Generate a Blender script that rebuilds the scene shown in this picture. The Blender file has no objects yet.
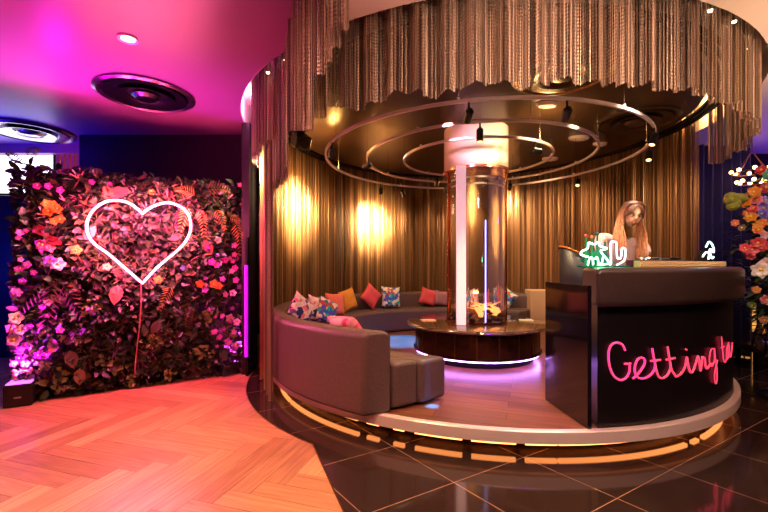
import bpy, bmesh, math, random
from math import sin, cos, pi, radians, sqrt, atan2
from mathutils import Vector, Matrix, Quaternion
random.seed(7)
sc = bpy.context.scene
COL = sc.collection
H = 1.4; F = 400.0; HY = 265.0
CX, CY = 1.22, 5.45            # centre of the round lounge
ZP = .208                      # platform height
ZC = 3.22                      # ceiling

def P(x, y, Y):   # a point Y metres deep, measured from the photograph
    return Vector(((x-384)/F*Y, Y, H+(HY-y)/F*Y))
def PZ(x, y, z):
    Y = (H-z)*F/(y-HY)
    return Vector(((x-384)/F*Y, Y, z))
def pol(a, r, z=0, c=(CX, CY)):
    a = radians(a)
    return Vector((c[0]+r*cos(a), c[1]+r*sin(a), z))
def lin(c):
    out = []
    for v in c[:3]:
        v /= 255.
        out.append(v/12.92 if v <= .04045 else ((v+.055)/1.055)**2.4)
    return (*out, 1)

# ---------------------------------------------------------------- materials
MATS = {}
def mat(name, rgb, rough=.5, metal=0., emit=None, es=0., spec=.5, coat=0., noise=None, trans=0., alpha=1., sheen=0., bump=None):
    if name in MATS: return MATS[name]
    m = bpy.data.materials.new(name); m.use_nodes = True
    nt = m.node_tree; b = nt.nodes['Principled BSDF']
    b.inputs['Base Color'].default_value = lin(rgb)
    b.inputs['Roughness'].default_value = rough
    b.inputs['Metallic'].default_value = metal
    b.inputs['Specular IOR Level'].default_value = spec
    b.inputs['Coat Weight'].default_value = coat
    b.inputs['Transmission Weight'].default_value = trans
    b.inputs['Alpha'].default_value = alpha
    b.inputs['Sheen Weight'].default_value = sheen
    if emit:
        b.inputs['Emission Color'].default_value = lin(emit)
        b.inputs['Emission Strength'].default_value = es
    tc = nt.nodes.new('ShaderNodeTexCoord')
    n = nt.nodes.new('ShaderNodeTexNoise')
    nt.links.new(tc.outputs['Object'], n.inputs['Vector'])
    if noise:
        sc_, rgb2 = noise[0], noise[1]
        n.inputs['Scale'].default_value = sc_
        n.inputs['Detail'].default_value = 4
        r = nt.nodes.new('ShaderNodeValToRGB')
        r.color_ramp.elements[0].color = lin(rgb); r.color_ramp.elements[0].position = .38
        r.color_ramp.elements[1].color = lin(rgb2); r.color_ramp.elements[1].position = .62
        nt.links.new(n.outputs['Fac'], r.inputs['Fac'])
        nt.links.new(r.outputs['Color'], b.inputs['Base Color'])
    else:
        n.inputs['Scale'].default_value = 40
        mr = nt.nodes.new('ShaderNodeMapRange')
        mr.inputs['To Min'].default_value = max(0, rough*.9); mr.inputs['To Max'].default_value = min(1, rough*1.1+.01)
        nt.links.new(n.outputs['Fac'], mr.inputs['Value'])
        nt.links.new(mr.outputs['Result'], b.inputs['Roughness'])
    if bump:
        n2 = nt.nodes.new('ShaderNodeTexNoise'); n2.inputs['Scale'].default_value = bump[0]
        nt.links.new(tc.outputs['Object'], n2.inputs['Vector'])
        bp = nt.nodes.new('ShaderNodeBump'); bp.inputs['Strength'].default_value = bump[1]; bp.inputs['Distance'].default_value = .01
        nt.links.new(n2.outputs['Fac'], bp.inputs['Height'])
        nt.links.new(bp.outputs['Normal'], b.inputs['Normal'])
    MATS[name] = m
    return m

def attr_mat(name, rough=.5, metal=0., spec=.5, trl=0.):
    m = bpy.data.materials.new(name); m.use_nodes = True
    nt = m.node_tree; b = nt.nodes['Principled BSDF']
    a = nt.nodes.new('ShaderNodeVertexColor'); a.layer_name = 'tint'
    nt.links.new(a.outputs['Color'], b.inputs['Base Color'])
    b.inputs['Roughness'].default_value = rough; b.inputs['Metallic'].default_value = metal
    b.inputs['Specular IOR Level'].default_value = spec
    return m

# ---------------------------------------------------------------- mesh helpers
class MB:
    def __init__(s): s.v = []; s.f = []; s.c = []; s.smooth = True
    def add(s, vs, fs, col=None):
        o = len(s.v); s.v += [tuple(v) for v in vs]; s.f += [tuple(i+o for i in f) for f in fs]
        if col is not None: s.c += [col]*len(fs)
    def box(s, c, d, rz=0, rot=None):
        c = Vector(c); hx, hy, hz = d[0]/2, d[1]/2, d[2]/2
        R = rot if rot is not None else Matrix.Rotation(rz, 3, 'Z')
        vs = [c+R@Vector((x*hx, y*hy, z*hz)) for x in (-1, 1) for y in (-1, 1) for z in (-1, 1)]
        s.add(vs, [(0,1,3,2),(4,6,7,5),(0,4,5,1),(2,3,7,6),(0,2,6,4),(1,5,7,3)]); return s
    def lathe(s, prof, c=(0,0,0), n=32, rot=None, caps=True):
        c = Vector(c); R = rot or Matrix.Identity(3); vs = []; fs = []
        for (r, z) in prof:
            for k in range(n):
                a = 2*pi*k/n; vs.append(c+R@Vector((r*cos(a), r*sin(a), z)))
        m = len(prof)
        for i in range(m-1):
            for k in range(n):
                k2 = (k+1) % n; fs.append((i*n+k, i*n+k2, (i+1)*n+k2, (i+1)*n+k))
        if caps:
            fs.append(tuple(reversed(range(n)))); fs.append(tuple(range((m-1)*n, m*n)))
        s.add(vs, fs); return s
    def cyl(s, a, b, r, r2=None, n=16):
        a = Vector(a); b = Vector(b); d = b-a
        R = d.to_track_quat('Z', 'Y').to_matrix()
        return s.lathe([(r, 0), (r if r2 is None else r2, d.length)], a, n, R)
    def tube(s, pts, r, n=8, closed=False):
        pts = [Vector(p) for p in pts]; m = len(pts); rr = r if isinstance(r, (list, tuple)) else [r]*m
        vs = []; fs = []; up = None
        for i, p in enumerate(pts):
            if closed: t = pts[(i+1) % m]-pts[i-1]
            else: t = pts[min(i+1, m-1)]-pts[max(i-1, 0)]
            t.normalize()
            if up is None:
                up = Vector((0,0,1)) if abs(t.z) < .9 else Vector((1,0,0))
            sd = t.cross(up)
            if sd.length < 1e-4: sd = t.orthogonal()
            sd.normalize(); u = sd.cross(t).normalized(); up = u
            for k in range(n):
                a = 2*pi*k/n; vs.append(p+(sd*cos(a)+u*sin(a))*rr[i])
        for i in range(m if closed else m-1):
            j = (i+1) % m
            for k in range(n):
                k2 = (k+1) % n; fs.append((i*n+k, i*n+k2, j*n+k2, j*n+k))
        if not closed:
            fs.append(tuple(reversed(range(n)))); fs.append(tuple(range((m-1)*n, m*n)))
        s.add(vs, fs); return s
    def arc(s, prof, a0, a1, n=48, c=(CX, CY), amap=None):
        """sweep a closed (r, z) profile from angle a0 to a1; amap(r) -> (a0,a1) lets the ends run skew"""
        m = len(prof); full = abs(abs(a1-a0)-360) < 1e-6; vs = []; fs = []
        N = n if full else n+1
        for i in range(N):
            for (r, z) in prof:
                b0, b1 = amap(r) if amap else (a0, a1)
                a = b0+(b1-b0)*i/n; vs.append(pol(a, r, z, c))
        for i in range(n):
            j = (i+1) % N
            for k in range(m):
                k2 = (k+1) % m; fs.append((i*m+k, i*m+k2, j*m+k2, j*m+k))
        if not full:
            fs.append(tuple(reversed(range(m)))); fs.append(tuple((N-1)*m+k for k in range(m)))
        s.add(vs, fs); return s
    def sphere(s, c, r, n=12, sc_=(1,1,1), rot=None):
        c = Vector(c); R = rot or Matrix.Identity(3); vs = []; fs = []; m = n//2
        for i in range(m+1):
            t = pi*i/m
            for k in range(n):
                a = 2*pi*k/n
                vs.append(c+R@Vector((r*sc_[0]*sin(t)*cos(a), r*sc_[1]*sin(t)*sin(a), r*sc_[2]*cos(t))))
        for i in range(m):
            for k in range(n):
                k2 = (k+1) % n; fs.append((i*n+k, (i+1)*n+k, (i+1)*n+k2, i*n+k2))
        s.add(vs, fs); return s
    def build(s, name, m, parent=None, smooth=True, bevel=0, ang=35, origin=None, sub=0):
        me = bpy.data.meshes.new(name)
        o0 = Vector(origin) if origin is not None else Vector((0,0,0))
        me.from_pydata([tuple(Vector(v)-o0) for v in s.v], [], s.f)
        if s.c:
            ca = me.color_attributes.new('tint', 'FLOAT_COLOR', 'CORNER')
            for pl, col in zip(me.polygons, s.c):
                for li in pl.loop_indices: ca.data[li].color = col
        bm = bmesh.new(); bm.from_mesh(me)
        if len(bm.faces) < 30000:
            bmesh.ops.remove_doubles(bm, verts=bm.verts, dist=1e-6)
            if not s.c: bmesh.ops.recalc_face_normals(bm, faces=bm.faces)
        bm.to_mesh(me); bm.free()
        ms = m if isinstance(m, (list, tuple)) else [m]
        for x in ms: me.materials.append(x)
        if smooth:
            me.polygons.foreach_set('use_smooth', [True]*len(me.polygons))
            try: me.set_sharp_from_angle(angle=radians(ang))
            except Exception: pass
        ob = bpy.data.objects.new(name, me); COL.objects.link(ob)
        ob.location = o0
        if parent is not None:
            ob.parent = parent; ob.location = o0
        if bevel:
            md = ob.modifiers.new('bevel', 'BEVEL'); md.width = bevel; md.segments = 3
            md.limit_method = 'ANGLE'; md.angle_limit = radians(40)
        if sub:
            md = ob.modifiers.new('sub', 'SUBSURF'); md.levels = sub; md.render_levels = sub
        return ob

def tag(o, label, cat, group=None, kind=None):
    if label: o['label'] = label
    if cat: o['category'] = cat
    if group: o['group'] = group
    if kind: o['kind'] = kind
    return o
def struct(o, label=None):
    o['kind'] = 'structure'
    if label: o['label'] = label
    return o
def thing(name, label, cat, loc=(0,0,0), group=None):
    o = bpy.data.objects.new(name, None); COL.objects.link(o); o.location = loc
    o.empty_display_size = .1
    return tag(o, label, cat, group)
def dup(root, loc, rot=None, label=None, cat=None, group=None):
    r = root.copy(); COL.objects.link(r); r.location = loc
    if rot is not None: r.rotation_euler = rot
    if label: r['label'] = label
    if group: r['group'] = group
    for ch in list(root.children):
        c = ch.copy(); COL.objects.link(c); c.parent = r
        for g in list(ch.children):
            d = g.copy(); COL.objects.link(d); d.parent = c
    return r
def rot_to(d):   # -Z axis of a lamp / +Z of a lathe towards d
    return Vector(d).to_track_quat('Z', 'Y').to_matrix()
def light(kind, loc, rgb, energy, size=.05, target=None, spot=60, blend=.5, name='light', sx=None, sy=None):
    d = bpy.data.lights.new(name, kind); d.color = lin(rgb)[:3]; d.energy = energy
    if kind == 'AREA':
        d.shape = 'RECTANGLE'; d.size = sx or size; d.size_y = sy or size
    else: d.shadow_soft_size = size
    if kind == 'SPOT': d.spot_size = radians(spot); d.spot_blend = blend
    o = bpy.data.objects.new(name, d); COL.objects.link(o); o.location = loc
    if target is not None:
        o.rotation_euler = (Vector(target)-Vector(loc)).to_track_quat('-Z', 'Y').to_euler()
    return o

# ---------------------------------------------------------------- common materials
M_black = mat('black_metal', (14,12,13), .4, .6)
M_blackplastic = mat('black_plastic', (12,11,13), .35)
M_chrome = mat('brushed_steel', (200,195,200), .22, 1.)
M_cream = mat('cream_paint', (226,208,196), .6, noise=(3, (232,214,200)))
M_darkceil = mat('bronze_lacquer', (66,46,30), .3, .2)
M_glassy = mat('clear_glass', (255,255,255), .0, trans=1.)
M_wall = mat('dark_paint', (24,14,18), .55)
M_navywall = mat('navy_paint', (14,16,60), .5)
M_leather = mat('taupe_leather', (84,64,64), .42, bump=(160,.25), noise=(60, (93,72,70)))
M_counter = mat('black_lacquer', (16,11,15), .32)
M_pad = mat('padded_brown_leather', (50,37,36), .32, bump=(120,.15), noise=(30,(56,42,40)))

# ================================================================ SETTING
# --- parquet (herringbone planks of one floor mesh)
def wood_mat():
    m = bpy.data.materials.new('oak_herringbone'); m.use_nodes = True
    nt = m.node_tree; b = nt.nodes['Principled BSDF']; L = nt.links
    a = nt.nodes.new('ShaderNodeVertexColor'); a.layer_name = 'tint'
    uv = nt.nodes.new('ShaderNodeUVMap'); uv.uv_map = 'grain'
    mp = nt.nodes.new('ShaderNodeMapping'); mp.inputs['Scale'].default_value = (3, 42, 1)
    L.new(uv.outputs['UV'], mp.inputs['Vector'])
    n = nt.nodes.new('ShaderNodeTexNoise'); n.inputs['Scale'].default_value = 1; n.inputs['Detail'].default_value = 5
    n.inputs['Distortion'].default_value = .6
    L.new(mp.outputs['Vector'], n.inputs['Vector'])
    r = nt.nodes.new('ShaderNodeMapRange'); r.inputs['To Min'].default_value = .62; r.inputs['To Max'].default_value = 1.3
    r.inputs['From Min'].default_value = .25; r.inputs['From Max'].default_value = .75
    L.new(n.outputs['Fac'], r.inputs['Value'])
    mx = nt.nodes.new('ShaderNodeVectorMath'); mx.operation = 'SCALE'
    L.new(a.outputs['Color'], mx.inputs[0]); L.new(r.outputs['Result'], mx.inputs['Scale'])
    L.new(mx.outputs[0], b.inputs['Base Color'])
    b.inputs['Roughness'].default_value = .34
    bp = nt.nodes.new('ShaderNodeBump'); bp.inputs['Strength'].default_value = .12; bp.inputs['Distance'].default_value = .004
    L.new(n.outputs['Fac'], bp.inputs['Height']); L.new(bp.outputs['Normal'], b.inputs['Normal'])
    return m
def herringbone():
    Lp, W = .90, .15; k = int(Lp/W)
    ang = radians(-17); R = Matrix.Rotation(ang, 3, 'Z')
    vs = []; fs = []; cols = []; uvs = []
    rnd = random.Random(3)
    def plank(x, y, dx, dy, horiz):
        c = [(x,y),(x+dx,y),(x+dx,y+dy),(x,y+dy)]
        g = .0012
        pts = [(x+g,y+g),(x+dx-g,y+g),(x+dx-g,y+dy-g),(x+g,y+dy-g)]
        w = [R@Vector((p[0], p[1], 0)) for p in pts]
        cx = sum(p.x for p in w)/4; cy = sum(p.y for p in w)/4
        if cx < -6.9 or cx > 1.6 or cy < -2.4 or cy > 7.9: return
        o = len(vs); vs.extend([(p.x, p.y, 0) for p in w]); fs.append((o,o+1,o+2,o+3))
        t = rnd.random(); b = rnd.uniform(.8, 1.22)
        c1 = lin((206,150,106)); c2 = lin((164,112,76))
        cols.append(tuple((c1[i]*t+c2[i]*(1-t))*b for i in range(3))+(1,))
        off = rnd.uniform(0, 50)
        if horiz: uvs.append([(off,off),(off+dx,off),(off+dx,off+dy),(off,off+dy)])
        else: uvs.append([(off,off),(off,off+dx),(off+dy,off+dx),(off+dy,off)])
    # herringbone lattice: horizontal plank at (i*W + j*L..), standard construction
    for i in range(-120, 120):
        for j in range(-14, 14):
            x = i*W + j*Lp; y = i*W - j*Lp
            if abs(x) > 14 or abs(y) > 14: continue
            plank(x, y, Lp, W, True)
            plank(x-W+W, y+W, W, Lp, False)
    me = bpy.data.meshes.new('floor'); me.from_pydata(vs, [], fs)
    ca = me.color_attributes.new('tint', 'FLOAT_COLOR', 'CORNER'); ul = me.uv_layers.new(name='grain')
    for p, c, u in zip(me.polygons, cols, uvs):
        for q, li in enumerate(p.loop_indices):
            ca.data[li].color = c; ul.data[li].uv = u[q]
    # dark joint sheet beneath the planks
    n0 = len(me.polygons)
    me.materials.append(wood_mat())
    o = bpy.data.objects.new('floor', me); COL.objects.link(o)
    return struct(o, 'orange-brown herringbone parquet floor')
fl = herringbone()
MB().box((1,3.2,-.03), (17,13.4,.05)).build('floor', mat('dark_subfloor', (40,24,16), .8), smooth=False)['kind'] = 'structure'

# --- dark polished tiles: lattice vectors taken from the joints
def tile_mat():
    m = bpy.data.materials.new('dark_marble_tile'); m.use_nodes = True
    nt = m.node_tree; b = nt.nodes['Principled BSDF']; L = nt.links
    p0 = PZ(454,483,0); pB = PZ(523.4,457.8,0); pE = PZ(617,498.9,0)
    e1 = Vector((pB.x-p0.x, pB.y-p0.y)); e2 = Vector((pE.x-pB.x, pE.y-pB.y))
    det = e1.x*e2.y-e1.y*e2.x
    rows = ((e2.y/det, -e2.x/det), (-e1.y/det, e1.x/det))
    tc = nt.nodes.new('ShaderNodeTexCoord')
    fac = None
    for r in rows:
        d = nt.nodes.new('ShaderNodeVectorMath'); d.operation = 'DOT_PRODUCT'
        sub = nt.nodes.new('ShaderNodeVectorMath'); sub.operation = 'SUBTRACT'
        L.new(tc.outputs['Object'], sub.inputs[0]); sub.inputs[1].default_value = (p0.x, p0.y, 0)
        L.new(sub.outputs[0], d.inputs[0]); d.inputs[1].default_value = (r[0], r[1], 0)
        ad = nt.nodes.new('ShaderNodeMath'); ad.operation = 'ADD'; ad.inputs[1].default_value = .5
        L.new(d.outputs['Value'], ad.inputs[0])
        fr = nt.nodes.new('ShaderNodeMath'); fr.operation = 'FRACT'; L.new(ad.outputs[0], fr.inputs[0])
        s2 = nt.nodes.new('ShaderNodeMath'); s2.operation = 'SUBTRACT'; s2.inputs[1].default_value = .5
        L.new(fr.outputs[0], s2.inputs[0])
        ab = nt.nodes.new('ShaderNodeMath'); ab.operation = 'ABSOLUTE'; L.new(s2.outputs[0], ab.inputs[0])
        lt = nt.nodes.new('ShaderNodeMath'); lt.operation = 'LESS_THAN'; lt.inputs[1].default_value = .0032
        L.new(ab.outputs[0], lt.inputs[0])
        if fac is None: fac = lt
        else:
            mx = nt.nodes.new('ShaderNodeMath'); mx.operation = 'MAXIMUM'
            L.new(fac.outputs[0], mx.inputs[0]); L.new(lt.outputs[0], mx.inputs[1]); fac = mx
    n = nt.nodes.new('ShaderNodeTexNoise'); n.inputs['Scale'].default_value = 2.2; n.inputs['Detail'].default_value = 6
    L.new(tc.outputs['Object'], n.inputs['Vector'])
    rp = nt.nodes.new('ShaderNodeValToRGB'); rp.color_ramp.elements[0].color = lin((40,27,22)); rp.color_ramp.elements[1].color = lin((58,42,36))
    L.new(n.outputs['Fac'], rp.inputs['Fac'])
    mix = nt.nodes.new('ShaderNodeMixRGB'); L.new(fac.outputs[0], mix.inputs['Fac']); L.new(rp.outputs['Color'], mix.inputs['Color1'])
    mix.inputs['Color2'].default_value = lin((170,128,92))
    L.new(mix.outputs['Color'], b.inputs['Base Color'])
    mr = nt.nodes.new('ShaderNodeMapRange'); mr.inputs['To Min'].default_value = .085; mr.inputs['To Max'].default_value = .6
    L.new(fac.outputs[0], mr.inputs['Value']); L.new(mr.outputs['Result'], b.inputs['Roughness'])
    b.inputs['Specular IOR Level'].default_value = .75
    return m
pts = []
# left limit: straight edge, then the ring round the platform
e0 = PZ(316,443,0); e1_ = PZ(348,512,0); dd = (e1_-e0).normalized()
R_ring = 2.93
a_start = degrees = math.degrees(atan2(e0.y-CY, e0.x-CX))
pts.append(e0+dd*5.4)
a = a_start % 360
while a > 100:
    pts.append(pol(a, R_ring)); a -= 3
pts += [Vector((1.2,8.4,0)), Vector((9.2,8.4,0)), Vector((9.2,-2.4,0))]
me = bpy.data.meshes.new('floor'); me.from_pydata([(p.x,p.y,.003) for p in pts], [], [tuple(range(len(pts)))])
me.materials.append(tile_mat()); tl = bpy.data.objects.new('floor', me); COL.objects.link(tl)
struct(tl, 'dark polished tile floor with pale diagonal joints')
pb = list(pts[1:]); 
strip = MB()
ring_pts = [Vector((p.x,p.y,.004)) for p in pts[:-3]]
strip.tube(ring_pts, .004, 6).build('trim_1', mat('brass_strip', (150,110,60), .3, 1.))['kind'] = 'structure'

# --- ceiling with the round recess
HC = (1.22, 5.65); HR = 3.05
X0, X1, Y0, Y1 = -7., 9.2, -2.4, 8.9
angs = sorted(set([k*3 for k in range(120)]+[math.degrees(atan2(y-HC[1], x-HC[0])) % 360 for x in (X0,X1) for y in (Y0,Y1)]))
vs = []; n = len(angs)
for a in angs:
    c, s_ = cos(radians(a)), sin(radians(a))
    vs.append((HC[0]+HR*c, HC[1]+HR*s_, ZC))
for a in angs:
    c, s_ = cos(radians(a)), sin(radians(a)); t = 1e9
    if c > 1e-9: t = min(t, (X1-HC[0])/c)
    if c < -1e-9: t = min(t, (X0-HC[0])/c)
    if s_ > 1e-9: t = min(t, (Y1-HC[1])/s_)
    if s_ < -1e-9: t = min(t, (Y0-HC[1])/s_)
    vs.append((HC[0]+t*c, HC[1]+t*s_, ZC))
for a in angs:
    vs.append((HC[0]+HR*cos(radians(a)), HC[1]+HR*sin(radians(a)), ZC+.32))
fs = []
for i in range(n):
    j = (i+1) % n
    fs.append((i, n+i, n+j, j)); fs.append((i, j, 2*n+j, 2*n+i))
fs.append(tuple(range(2*n, 3*n)))
mb = MB(); mb.add(vs, fs)
struct(mb.build('ceiling', M_cream, ang=20), 'smooth pale ceiling with a round recess')
# parquet-side ceiling; its dark plum colour stands in for the magenta light
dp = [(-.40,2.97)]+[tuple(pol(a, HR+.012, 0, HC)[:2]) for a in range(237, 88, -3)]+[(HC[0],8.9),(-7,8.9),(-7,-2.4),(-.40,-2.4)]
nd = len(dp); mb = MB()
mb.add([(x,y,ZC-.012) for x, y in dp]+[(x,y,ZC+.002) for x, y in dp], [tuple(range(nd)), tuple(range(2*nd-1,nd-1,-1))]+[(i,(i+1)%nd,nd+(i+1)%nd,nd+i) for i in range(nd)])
struct(mb.build('ceiling', mat('ceiling_magenta_tone', (112,66,96), .38), smooth=False), 'ceiling over the parquet floor, coloured dark plum for its magenta light')
# dark bronze disc under the recess
mb = MB(); mb.lathe([(2.46,3.18),(2.5,3.2),(2.5,3.30),(2.46,3.32)], (1.25,5.5,0), 96)
struct(mb.build('ceiling', M_darkceil, ang=30), 'dark bronze ceiling disc above the lounge')
mb = MB()
for r in (2.56, 2.62, 2.68):
    mb.lathe([(r,3.2),(r+.03,3.2),(r+.03,3.23),(r,3.23),(r,3.2)], (1.25,5.5,0), 96, caps=False)
struct(mb.build('trim_2', M_black), 'concentric slot trims round the dark ceiling disc')

# --- walls
def wall(name, x0, y0, x1, y1, z0, z1, m, th=.1, label=None):
    d = Vector((x1-x0, y1-y0)); L_ = d.length; a = atan2(d.y, d.x)
    o = MB().box(((x0+x1)/2, (y0+y1)/2, (z0+z1)/2), (L_, th, z1-z0), a).build(name, m, smooth=False)
    return struct(o, label)
wall('wall_back', -7, 8.95, 9.2, 8.95, 0, 3.6, M_wall)
wall('wall_left', -7.05, -2.4, -7.05, 8.9, 0, 3.22, M_navywall)
wall('wall_right', 9.25, -2.4, 9.25, 8.9, 0, 3.22, M_wall)
wall('wall_front', -7, -2.45, 9.2, -2.45, 0, 3.22, mat('front_paint', (70,48,44), .6))
# partition on the right behind the flowers
wall('wall_far_right', 5.45, 6.6, 9.2, 6.6, 0, 3.22, mat('aubergine_paint', (40,22,30), .5))
# black wall behind the planting
wall('wall_planting', P(82,200,5.6).x, 5.6, P(251,200,5.6).x, 5.6, 0, ZC, mat('black_wall_paint', (20,8,12), .5))
# dark end post beside the bead curtain
MB().box((P(251,200,5.25).x-.02, 5.25, ZC/2), (.1,.3,ZC-.004)).build('trim_3', mat('black_wall_paint', (20,8,12)), smooth=False)['kind'] = 'structure'
# curved backing wall behind the bead curtain
mb = MB(); mb.arc([(2.87,0.0),(2.92,0.0),(2.92,3.5),(2.87,3.5)], -6, 186, 90, c=(1.25,5.66))
struct(mb.build('wall_curved', mat('umber_wall', (34,20,12), .6)), 'dark curved wall behind the bead curtain')
# far left: header, bright shopfront window and slats
wall('wall_far_left', -7, 6.1, -4.2, 6.1, 0, 2.45, M_navywall)
hd = wall('trim_4', -7, 6.05, -4.2, 6.05, 3.08, 3.22, mat('peach_beam', (150,104,84), .5))
win = MB().box((-5.9, 6.1, 2.76), (1.9,.03,.62)).build('window_1', mat('lit_window', (255,250,250), .4, emit=(255,244,246), es=2.6), smooth=False)
struct(win, 'bright white window beyond the planting')
fr = MB()
for x in (-6.92,-6.0,-4.98): fr.box((x, 6.06, 2.76), (.03,.05,.62))
fr.box((-5.9,6.06,2.47), (1.9,.05,.03)); fr.build('window_frame', M_black, win, smooth=False)
sl = MB()
for k in range(9): sl.box((-4.92+k*.075, 6.06, 2.76), (.045,.06,.62))
struct(sl.build('trim_5', mat('orange_wood', (200,120,60), .5), smooth=False), 'orange wood slats')
mb = MB().box((-4.6, 6.14, 2.76), (.72,.03,.62)).build('window_2', mat('amber_glow', (255,190,120), .5, emit=(255,170,90), es=.8), smooth=False)
struct(mb, 'amber lit window behind the wood slats')

# --- platform
plat = thing('round_platform', 'low round wooden platform with a brushed metal rim and warm light beneath', 'platform', (1.29,5.65,0))
PC = (1.29,5.65)
mb = MB(); mb.arc([(.0,ZP-.03),(2.755,ZP-.03),(2.755,ZP-.001),(.0,ZP-.001)], 0, 360, 120, c=(0,0))
def planks_mat():
    m = bpy.data.materials.new('walnut_planks'); m.use_nodes = True
    nt = m.node_tree; b = nt.nodes['Principled BSDF']; L = nt.links
    tc = nt.nodes.new('ShaderNodeTexCoord'); mp = nt.nodes.new('ShaderNodeMapping')
    mp.inputs['Rotation'].default_value = (0,0,radians(20))
    L.new(tc.outputs['Object'], mp.inputs['Vector'])
    br = nt.nodes.new('ShaderNodeTexBrick'); br.inputs['Scale'].default_value = 1
    br.inputs['Brick Width'].default_value = 1.1; br.inputs['Row Height'].default_value = .14; br.inputs['Mortar Size'].default_value = .003
    br.inputs['Color1'].default_value = lin((150,92,66)); br.inputs['Color2'].default_value = lin((112,66,48)); br.inputs['Mortar'].default_value = lin((50,26,16))
    L.new(mp.outputs['Vector'], br.inputs['Vector'])
    mp2 = nt.nodes.new('ShaderNodeMapping'); mp2.inputs['Scale'].default_value = (2,30,1); L.new(mp.outputs['Vector'], mp2.inputs['Vector'])
    n = nt.nodes.new('ShaderNodeTexNoise'); n.inputs['Scale'].default_value = 1; n.inputs['Detail'].default_value = 4
    L.new(mp2.outputs['Vector'], n.inputs['Vector'])
    mx = nt.nodes.new('ShaderNodeMixRGB'); mx.blend_type = 'MULTIPLY'; mx.inputs['Fac'].default_value = .7
    L.new(br.outputs['Color'], mx.inputs['Color1'])
    rp = nt.nodes.new('ShaderNodeValToRGB'); rp.color_ramp.elements[0].color = (.45,.45,.45,1); rp.color_ramp.elements[0].position = .3; rp.color_ramp.elements[1].position = .7
    L.new(n.outputs['Fac'], rp.inputs['Fac']); L.new(rp.outputs['Color'], mx.inputs['Color2'])
    L.new(mx.outputs['Color'], b.inputs['Base Color']); b.inputs['Roughness'].default_value = .3
    return m
mb.build('deck', planks_mat(), plat)
plat_children = []
mb = MB(); mb.arc([(2.75,.115),(2.79,.115),(2.80,.12),(2.80,ZP-.005),(2.793,ZP+.003),(2.75,ZP+.003)], 0, 360, 160, c=(0,0))
mb.build('metal_rim', mat('rim_steel', (232,208,202), .32, .2), plat)
mb = MB(); mb.lathe([(2.60,0.004),(2.60,.18)], (0,0,0), 120, caps=False)
mb.build('riser', mat('riser_bronze', (52,34,24), .18, .6), plat)
# warm strip lights tucked beneath the rim, in lengths
M_led = mat('warm_led', (255,190,110), .4, emit=(255,150,78), es=6)
segs = [(-163,-150),(-149,-124.5),(-122.5,-120),(-117,-115),(-113,-105),(-103.5,-96.5),(-95,-90),(-89.7,-64),(-62,-60),(-58,-44),(-43,-30)]
for s0, s1 in segs:
    mb = MB(); mb.arc([(2.645,.056),(2.675,.056),(2.675,.084),(2.645,.084)], s0, s1, 30, c=(0,0))
    mb.build('led_strip', M_led, plat)

# ================================================================ SOFA
SC = (1.20, 5.40)
sofa = thing('curved_sofa', 'long curved taupe leather banquette sofa around the fire table', 'sofa', (SC[0],SC[1],ZP))
def rounded(r0, r1, z0, z1, rad=.04, base=.0):
    p = []
    for (cx, cz, a0) in ((r1-rad, z1-rad, 0), (r0+rad, z1-rad, 90)):
        for k in range(6):
            a = radians(a0+k*18); p.append((cx+rad*cos(a), cz+rad*sin(a)))
    p = [(r0, z0), (r1, z0)] + p
    return p
def amap(r):
    t = (2.65-r)/.65
    return (239.2+t*10.5, 50+t*3)
Z0 = 0
mb = MB(); mb.arc(rounded(2.45,2.65,.0,.665,.06), 0, 1, 110, c=(0,0), amap=amap)
mb.build('backrest', M_leather, sofa, bevel=.03, ang=50)
mb = MB(); mb.arc(rounded(2.22,2.425,.02,.395,.04), 0, 1, 110, c=(0,0), amap=lambda r: (amap(r)[0]-.3, amap(r)[1]))
mb.build('seat_cushion', M_leather, sofa, bevel=.035, ang=50)
mb = MB(); mb.arc(rounded(1.95,2.215,.02,.385,.045), 0, 1, 110, c=(0,0), amap=lambda r: (amap(r)[0]+.2, amap(r)[1]))
mb.build('seat_cushion', M_leather, sofa, bevel=.035, ang=50)
mb = MB(); mb.arc([(2.0,.0),(2.40,.0),(2.40,.05),(2.0,.05)], 0, 1, 90, c=(0,0), amap=lambda r: (amap(r)[0]-2, amap(r)[1]))
mb.build('plinth', M_black, sofa)
mb = MB()
for a in (225, 208, 190, 165, 140, 115, 92, 70):
    mb = MB(); mb.box(pol(a, 2.432, .52, (0,0)), (.006,.004,.26), radians(a+90))
    mb.build('back_seam', mat('seam_dark', (40,28,26), .6), sofa)
# short cream block at the right end of the seating
p = P(539,300,7.35)
tag(MB().box((p.x, 7.35, ZP+.37), (.42,.32,.74)).build('side_cabinet', mat('cream_cabinet', (214,180,140), .5), smooth=False, bevel=.015, origin=(p.x,7.35,ZP)),
    'cream block cabinet at the far right end of the curved sofa', 'cabinet')

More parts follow.
